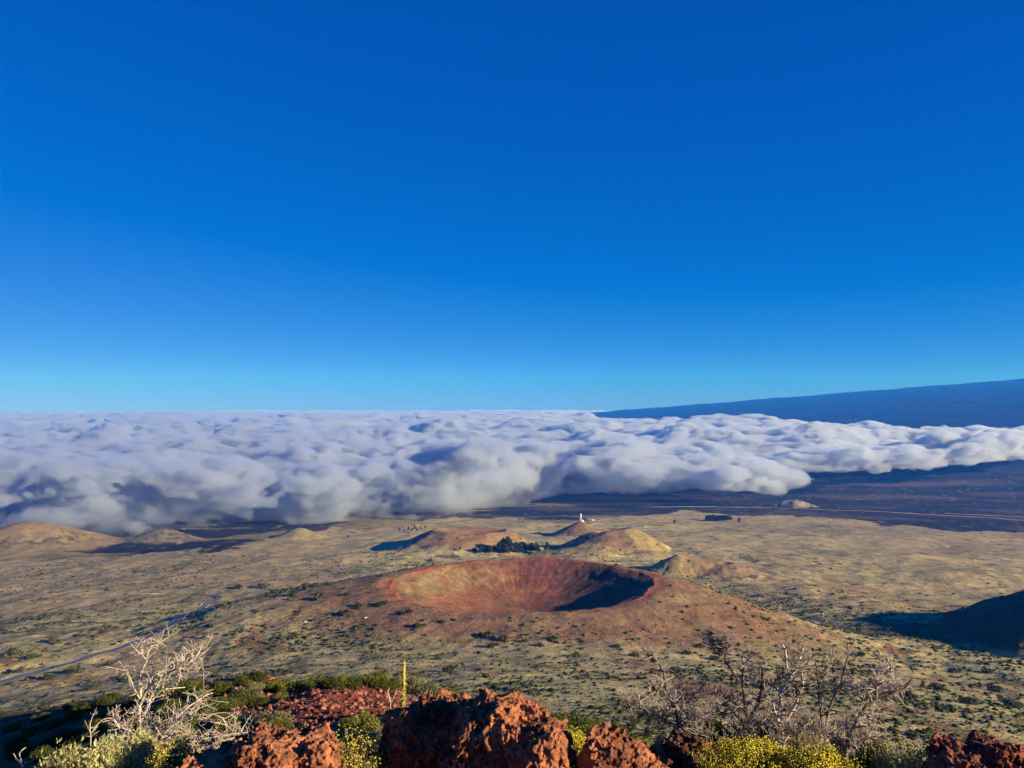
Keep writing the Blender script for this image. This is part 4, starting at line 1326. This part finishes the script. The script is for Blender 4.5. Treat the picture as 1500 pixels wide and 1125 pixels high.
dead_tree('small pale snag of two crooked branches at the bottom left edge', 'dead_branch', [
    ([(34, gy(34, 1125, 7.0)), (31, 1115), (28, 1104), (33, 1098), (38, 1095)], 0.7, 0.1, 0.4), ([(33, 1122), (24, 1112), (20, 1104)], 0.5, -0.1, 0.3)], 7.0, M_BLEACH, M_BLEACH, 6, 0.017, 3, 0.1, cat='dead branch')
dead_tree('grey upright snag between the bleached shrub and the black slope', 'dead_branch', [
    ([(134, gy(134, 1100, 9.0)), (133, 1080), (132, 1060), (136, 1048), (143, 1044)], 0.7, 0.1, 1.0), ([(133, 1075), (127, 1062), (124, 1055)], 0.4, 0.2, 0.5)], 9.0, M_BLEACH, M_BLEACH, 8, 0.014, 5, 0.16, cat='dead branch')

C1 = gy(993, 1095, 8.6) + 3
dead_tree('dark dead shrub with a leaning trunk, leftmost of the dead shrubs on the right', 'dead_shrub', [
    ([(996, C1), (996, 1075), (992, 1048), (976, 1010), (972, 985), (965, 970), (948, 955), (940, 949)], 1.0, -0.2, 1.6),
    ([(978, 1014), (962, 1012), (945, 1022), (928, 1030), (916, 1042)], 0.7, -0.4, 1.4),
    ([(992, 1050), (1006, 1030), (1022, 1012), (1035, 996)], 0.45, 0.3, 0.8),
    ([(985, 1036), (1000, 1020), (1000, 1000), (985, 985)], 0.45, 0.4, 1.2),
    ([(994, 1070), (970, 1050), (948, 1045), (926, 1052)], 0.5, 0.3, 1.5), ([(994, 1075), (1010, 1060), (1030, 1050), (1045, 1040)], 0.5, -0.3, 1.3)], 8.6, M_DEAD, M_TWIG, 21, 0.028, 46, 0.22, 'dead shrubs on the right', 'dead shrub', curl=0.7)
C2 = gy(1090, 1105, 8.8) + 3
dead_tree('tallest dead shrub, a pale brush of twigs on top of its leaning left branch', 'dead_shrub', [
    ([(1092, C2), (1092, 1070), (1090, 1030), (1087, 1004), (1073, 984), (1058, 962), (1050, 944), (1046, 930)], 0.9, 0.2, 1.2),
    ([(1056, 960), (1052, 946), (1042, 930), (1036, 920)], 0.5, 0.1, 3.2), ([(1062, 966), (1062, 950), (1058, 938), (1060, 928)], 0.4, -0.1, 2.6),
    ([(1088, 1006), (1088, 985), (1090, 974), (1100, 962), (1109, 958)], 0.55, -0.3, 0.9),
    ([(1091, 1040), (1070, 1026), (1050, 1016), (1032, 1012)], 0.5, -0.4, 1.8), ([(1092, 1060), (1075, 1046), (1052, 1042), (1030, 1045)], 0.5, 0.3, 1.8),
    ([(1092, 1060), (1112, 1030), (1116, 1000), (1115, 972), (1110, 956)], 0.7, 0.4, 1.4), ([(1114, 1016), (1128, 1004), (1140, 994), (1157, 988), (1176, 979)], 0.65, 0.3, 1.4)], 8.8, M_DEAD, M_TWIG, 22, 0.029, 36, 0.21, 'dead shrubs on the right', 'dead shrub', curl=0.6)
C3 = gy(1150, 1110, 8.4) + 3
dead_tree('dead shrub with one thick chalk white stem in the middle of the dead shrubs', 'dead_shrub', [
    ([(1148, C3), (1146, 1080), (1143, 1044), (1142, 1014), (1152, 1002), (1158, 992), (1152, 974), (1150, 952), (1146, 944)], 1.15, 0.1, 1.4),
    ([(1146, 1070), (1134, 1040), (1132, 1028), (1140, 1024)], 0.8, -0.2, 0.6),
    ([(1158, 992), (1168, 976), (1174, 960), (1178, 948)], 0.5, 0.3, 1.2), ([(1148, 1060), (1166, 1030), (1176, 1005), (1174, 985), (1186, 966), (1196, 958)], 0.7, -0.3, 1.5),
    ([(1147, 1085), (1126, 1062), (1108, 1056), (1090, 1060)], 0.5, 0.3, 1.6), ([(1148, 1085), (1168, 1066), (1190, 1058)], 0.5, 0.3, 1.6)], 8.4, M_BLEACH, M_TWIG, 23, 0.028, 36, 0.21, 'dead shrubs on the right', 'dead shrub', curl=0.7)
C4 = gy(1205, 1110, 8.7) + 3
dead_tree('thin dead shrub with several tall upright bare stems, right of the white stemmed one', 'dead_shrub', [
    ([(1206, C4), (1204, 1080), (1200, 1029), (1198, 999), (1196, 978), (1194, 964)], 0.8, 0.1, 1.2),
    ([(1200, 1002), (1210, 990), (1217, 973), (1216, 960), (1215, 949)], 0.5, 0.3, 0.8),
    ([(1205, 1080), (1218, 1030), (1232, 1002), (1238, 978), (1243, 960), (1241, 943)], 0.75, -0.2, 1.0),
    ([(1205, 1085), (1188, 1056), (1170, 1046)], 0.5, 0.3, 1.4), ([(1206, 1090), (1230, 1066), (1246, 1056), (1262, 1054)], 0.5, 0.4, 1.5)], 8.7, M_DEAD, M_TWIG, 24, 0.026, 38, 0.20, 'dead shrubs on the right', 'dead shrub', curl=0.6)
C5 = gy(1240, 1115, 8.3) + 3
dead_tree('dead shrub whose thick black limb reaches farthest to the right', 'dead_shrub', [
    ([(1236, C5), (1240, 1090), (1256, 1054), (1269, 1034), (1286, 1024), (1307, 1018), (1326, 1008), (1337, 994)], 1.15, 0.0, 1.1),
    ([(1284, 1025), (1284, 1000), (1286, 982), (1290, 966), (1288, 955)], 0.5, 0.3, 1.3), ([(1286, 1004), (1298, 990), (1306, 980), (1300, 966)], 0.45, -0.3, 1.3),
    ([(1270, 1034), (1258, 1018), (1250, 1000), (1246, 990)], 0.45, 0.4, 1.2), ([(1300, 1020), (1312, 1008), (1318, 996)], 0.4, 0.2, 1.6),
    ([(1250, 1066), (1272, 1062), (1284, 1048)], 0.4, -0.3, 1.0), ([(1240, 1095), (1262, 1086), (1284, 1078), (1304, 1084)], 0.5, -0.2, 1.5), ([(1238, 1095), (1216, 1074), (1200, 1066)], 0.5, 0.3, 1.5)], 8.3, M_DEAD, M_BLEACH, 25, 0.029, 32, 0.19, 'dead shrubs on the right', 'dead shrub', curl=0.8)
C6 = gy(1100, 1115, 7.8) + 3
dead_tree('low tangle of dark dead twigs filling the ground in front of the dead shrubs', 'dead_shrub', [
    ([(1050, gy(1050, 1100, 7.8)), (1040, 1080), (1020, 1060), (1008, 1050)], 0.6, 0.2, 2.4), ([(1060, C6), (1064, 1085), (1080, 1066), (1098, 1052)], 0.6, 0.3, 2.4), ([(1110, C6), (1108, 1090), (1100, 1072), (1078, 1062)], 0.6, 0.3, 2.4),
    ([(1120, C6), (1130, 1085), (1150, 1070), (1170, 1066)], 0.6, 0.3, 2.4), ([(1180, C6), (1184, 1090), (1200, 1075), (1220, 1070)], 0.6, 0.2, 2.4), ([(1200, C6), (1190, 1092), (1176, 1080), (1160, 1078)], 0.6, 0.3, 2.0),
    ([(1240, C6), (1256, 1098), (1280, 1092), (1304, 1094)], 0.5, 0.3, 2.0)], 7.8, M_DEAD, M_TWIG, 26, 0.020, 34, 0.22, 'dead shrubs on the right', 'dead shrub', curl=0.9)

# ------------------------------------------------------------------ leafy and flowering plants at the viewer's feet
M_FLOWER = leaf_material('yellow_petals', (0.62, 0.50, 0.02), (0.85, 0.74, 0.10), 3, 0.2)
M_STRAWY = leaf_material('dry_straw_stems', (0.26, 0.20, 0.09), (0.50, 0.42, 0.22), 3, 0.2)
M_SILVER = leaf_material('silvery_leaves', (0.26, 0.27, 0.11), (0.56, 0.55, 0.28), 3, 0.35)
M_DEEP = leaf_material('deep_green_leaves', (0.030, 0.042, 0.016), (0.085, 0.105, 0.030), 2, 0.25)

def flower_bush(label, px0, px1, ptop, Y, seed, n_stem, n_fl, name='flowering_bush', fl=True, leafmat=None, depth=0.35, group=None, cat='flower bush', leaf=0.016, nleaf=12):
    rng = np.random.default_rng(seed)
    cx = (px0 + px1) / 2; wx = (px1 - px0) / 2 / FPX * Y
    top = at(cx, ptop, Y)
    gz = float(terrain(np.array([top.x]), np.array([Y]))[0])
    h = max(0.15, top.z - gz)
    foot = np.array([top.x, Y, gz])
    S_, LV, FL = [], [], []
    for i in range(n_stem):
        a = rng.random() * 6.283; r = rng.random() ** 0.5
        ex, ey = math.cos(a) * r * wx, math.sin(a) * r * depth
        hh = h * (1 - (0.30 if nleaf > 12 or not fl else 0.14) * r * r) * (0.8 + 0.24 * rng.random())
        p0 = np.array([ex * 0.55, ey * 0.55, -0.03]); p2 = np.array([ex, ey, hh]); p1 = (p0 + p2) / 2 + rng.normal(size=3) * 0.015
        S_.append(([p0, p1, p2], [0.004, 0.003, 0.0015]))
        for k in range(nleaf):
            t = 0.45 + 0.55 * rng.random()
            LV.append(p1 + (p2 - p1) * t + rng.normal(size=3) * 0.02)
        if fl:
            for k in range(n_fl):
                FL.append(p2 + rng.normal(size=3) * np.array([0.022, 0.022, 0.014]))
    e = bpy.data.objects.new(name, None); COL.objects.link(e); e.location = foot
    tag(e, label, cat, group)
    V, F = tubes(S_, 3); link('stems', mesh_np('stems', V, F), M_STRAWY, e)
    LV = np.array(LV); n = len(LV)
    d = rng.normal(size=(n, 3)) + np.array([0, 0, 1.2]); d /= np.linalg.norm(d, axis=1)[:, None]
    s = np.cross(d, rng.normal(size=(n, 3))); s /= np.linalg.norm(s, axis=1)[:, None]
    L = leaf * (0.7 + 0.7 * rng.random(n))[:, None]
    V = np.stack([LV, LV + d * L * 0.6 - s * L * 0.25, LV + d * L * 1.4, LV + d * L * 0.6 + s * L * 0.25], 1).reshape(-1, 3)
    link('leaves', mesh_np('leaves', V, np.arange(4 * n).reshape(n, 4), False), leafmat or M_LIME, e)
    if fl:
        C = np.array(FL); n = len(C)
        base = np.array([(1, 0, 0), (0, 1, 0), (-1, 0, 0), (0, -1, 0), (0, 0, 0.7), (0, 0, -0.7)])
        tri = np.array([(0, 1, 4), (1, 2, 4), (2, 3, 4), (3, 0, 4), (1, 0, 5), (2, 1, 5), (3, 2, 5), (0, 3, 5)])
        V = C[:, None] + base[None] * (0.0055 * (0.6 + 0.9 * rng.random(n)))[:, None, None]
        F = tri[None] + (np.arange(n) * 6)[:, None, None]
        link('flowers', mesh_np('flowers', V.reshape(-1, 3), F.reshape(-1, 3), False), M_FLOWER, e)
    return e

flower_bush('yellow dotted flower bush between the long orange boulder and the largest boulder', 462, 562, 1084, 5.0, 1, 260, 3, leafmat=M_GREY)
flower_bush('dense yellow flower clump squeezed between the largest and the pointed boulder', 822, 862, 1086, 5.2, 2, 170, 7)
flower_bush('broad bright yellow flower bush in front of the dead shrubs', 1024, 1184, 1103, 5.6, 3, 620, 7, depth=0.4)
flower_bush('lower yellow flower bush, right end of the broad yellow one', 1160, 1264, 1110, 5.4, 4, 480, 7)
flower_bush('sparse yellow flower bush beside the dark boulder in the bottom right corner', 1290, 1372, 1100, 5.5, 5, 240, 3, leafmat=M_GREY)
flower_bush('small golden bush at the foot of the bleached dead tree', 228, 268, 1092, 6.0, 6, 150, 4)
flower_bush('tall pale silvery leaved bush left of the bleached dead shrub', 118, 196, 1082, 6.2, 7, 320, 0, 'silvery_bush', False, M_SILVER, cat='bush', leaf=0.026, nleaf=16)
flower_bush('pale silvery leaved bush cut off by the bottom edge at the far left', 52, 132, 1096, 6.0, 8, 300, 0, 'silvery_bush', False, M_SILVER, cat='bush', leaf=0.026, nleaf=16)
flower_bush('yellowish green leafy plant growing through the bleached dead shrub', 178, 226, 1068, 6.6, 9, 160, 0, 'leafy_plant', False, M_SILVER, cat='plant', leaf=0.03, nleaf=14)
flower_bush('dark green shrub low behind the tallest dead shrub', 1060, 1180, 1052, 9.4, 10, 460, 0, 'green_shrub', False, M_DEEP, cat='bush', leaf=0.04, nleaf=20, depth=0.5)
flower_bush('dark green shrub behind the leftmost dead shrub', 985, 1075, 1052, 9.6, 11, 400, 0, 'green_shrub', False, M_DEEP, cat='bush', leaf=0.04, nleaf=20, depth=0.5)
flower_bush('dark green shrub under the long black limb of the dead shrubs', 1180, 1300, 1066, 9.2, 12, 420, 0, 'green_shrub', False, M_DEEP, cat='bush', leaf=0.035, nleaf=18, depth=0.5)
flower_bush('patch of dry straw coloured grass in front of the dead shrubs', 1150, 1230, 1072, 7.2, 13, 380, 0, 'dry_grass', False, M_STRAWY, cat='grass tuft', leaf=0.03, nleaf=3)
flower_bush('leafy dark bush left of the sparse yellow flowers at the right', 1262, 1312, 1092, 6.4, 14, 200, 0, 'green_shrub', False, M_DEEP, cat='bush', leaf=0.03, nleaf=16)

# the flowering spike behind the largest boulder
def mullein():
    Y = 6.4
    a = at(592, 970, Y); b = at(590, 1036, Y)
    gz = float(terrain(np.array([b.x]), np.array([Y]))[0])
    foot = np.array([b.x, Y, gz])
    e = bpy.data.objects.new('flower_spike', None); COL.objects.link(e); e.location = foot
    tag(e, 'single tall yellow flower spike standing behind the largest boulder', 'flower spike')
    top = np.array(a) - foot; mid = np.array(b) - foot
    V, F = tubes([([(0, 0, -0.05), mid * 0.6, mid, top], [0.018, 0.015, 0.012, 0.004])], 8)
    link('stem', mesh_np('stem', V, F), simple('mullein_stem', (0.09, 0.085, 0.035)), e)
    rng = np.random.default_rng(4)
    n = 420
    t = rng.random(n) ** 0.9; ang = rng.random(n) * 6.283
    rad = 0.021 * (1 - 0.7 * t) * (0.8 + 0.35 * np.sin(t * 40)) * (0.75 + 0.4 * rng.random(n))
    C = mid + (top - mid) * t[:, None] + np.stack([np.cos(ang) * rad, np.sin(ang) * rad, rng.normal(size=n) * 0.004], -1)
    base = np.array([(1, 0, 0), (0, 1, 0), (-1, 0, 0), (0, -1, 0), (0, 0, 0.9), (0, 0, -0.9)])
    tri = np.array([(0, 1, 4), (1, 2, 4), (2, 3, 4), (3, 0, 4), (1, 0, 5), (2, 1, 5), (3, 2, 5), (0, 3, 5)])
    V = C[:, None] + base[None] * (0.0068 * (0.6 + 0.7 * rng.random(n)))[:, None, None]
    link('flowers', mesh_np('flowers', V.reshape(-1, 3), (tri[None] + (np.arange(n) * 6)[:, None, None]).reshape(-1, 3), False), leaf_material('mullein_flowers', (0.36, 0.31, 0.05), (0.72, 0.62, 0.12), 3, 0.2), e)
    LV, LF = [], []
    for i in range(16):
        a_ = i * 2.4; z = 0.03 + 0.02 * i; L = 0.26 - 0.012 * i
        d = np.array([math.cos(a_), math.sin(a_), 0.45]); s = np.array([-math.sin(a_), math.cos(a_), 0]) * L * 0.2
        p = np.array([0, 0, z]); k = len(LV)
        LV += [p, p + d * L * 0.5 - s, p + d * L * 0.5 + s, p + d * L + np.array([0, 0, -0.05])]
        LF.append((k, k + 1, k + 3, k + 2))
    link('leaves', mesh_np('leaves', LV, LF, False), M_GREY, e)
mullein()
dead_tree('forked pale stick standing just left of the yellow flower spike', 'dead_branch', [
    ([(574, gy(574, 1060, 9.0)), (572, 1028), (568, 1012), (573, 1004)], 0.6, 0.1, 0.6), ([(572, 1030), (578, 1018), (582, 1008)], 0.4, -0.1, 0.4)], 9.0, M_BLEACH, M_BLEACH, 31, 0.016, 3, 0.1, cat='dead branch')
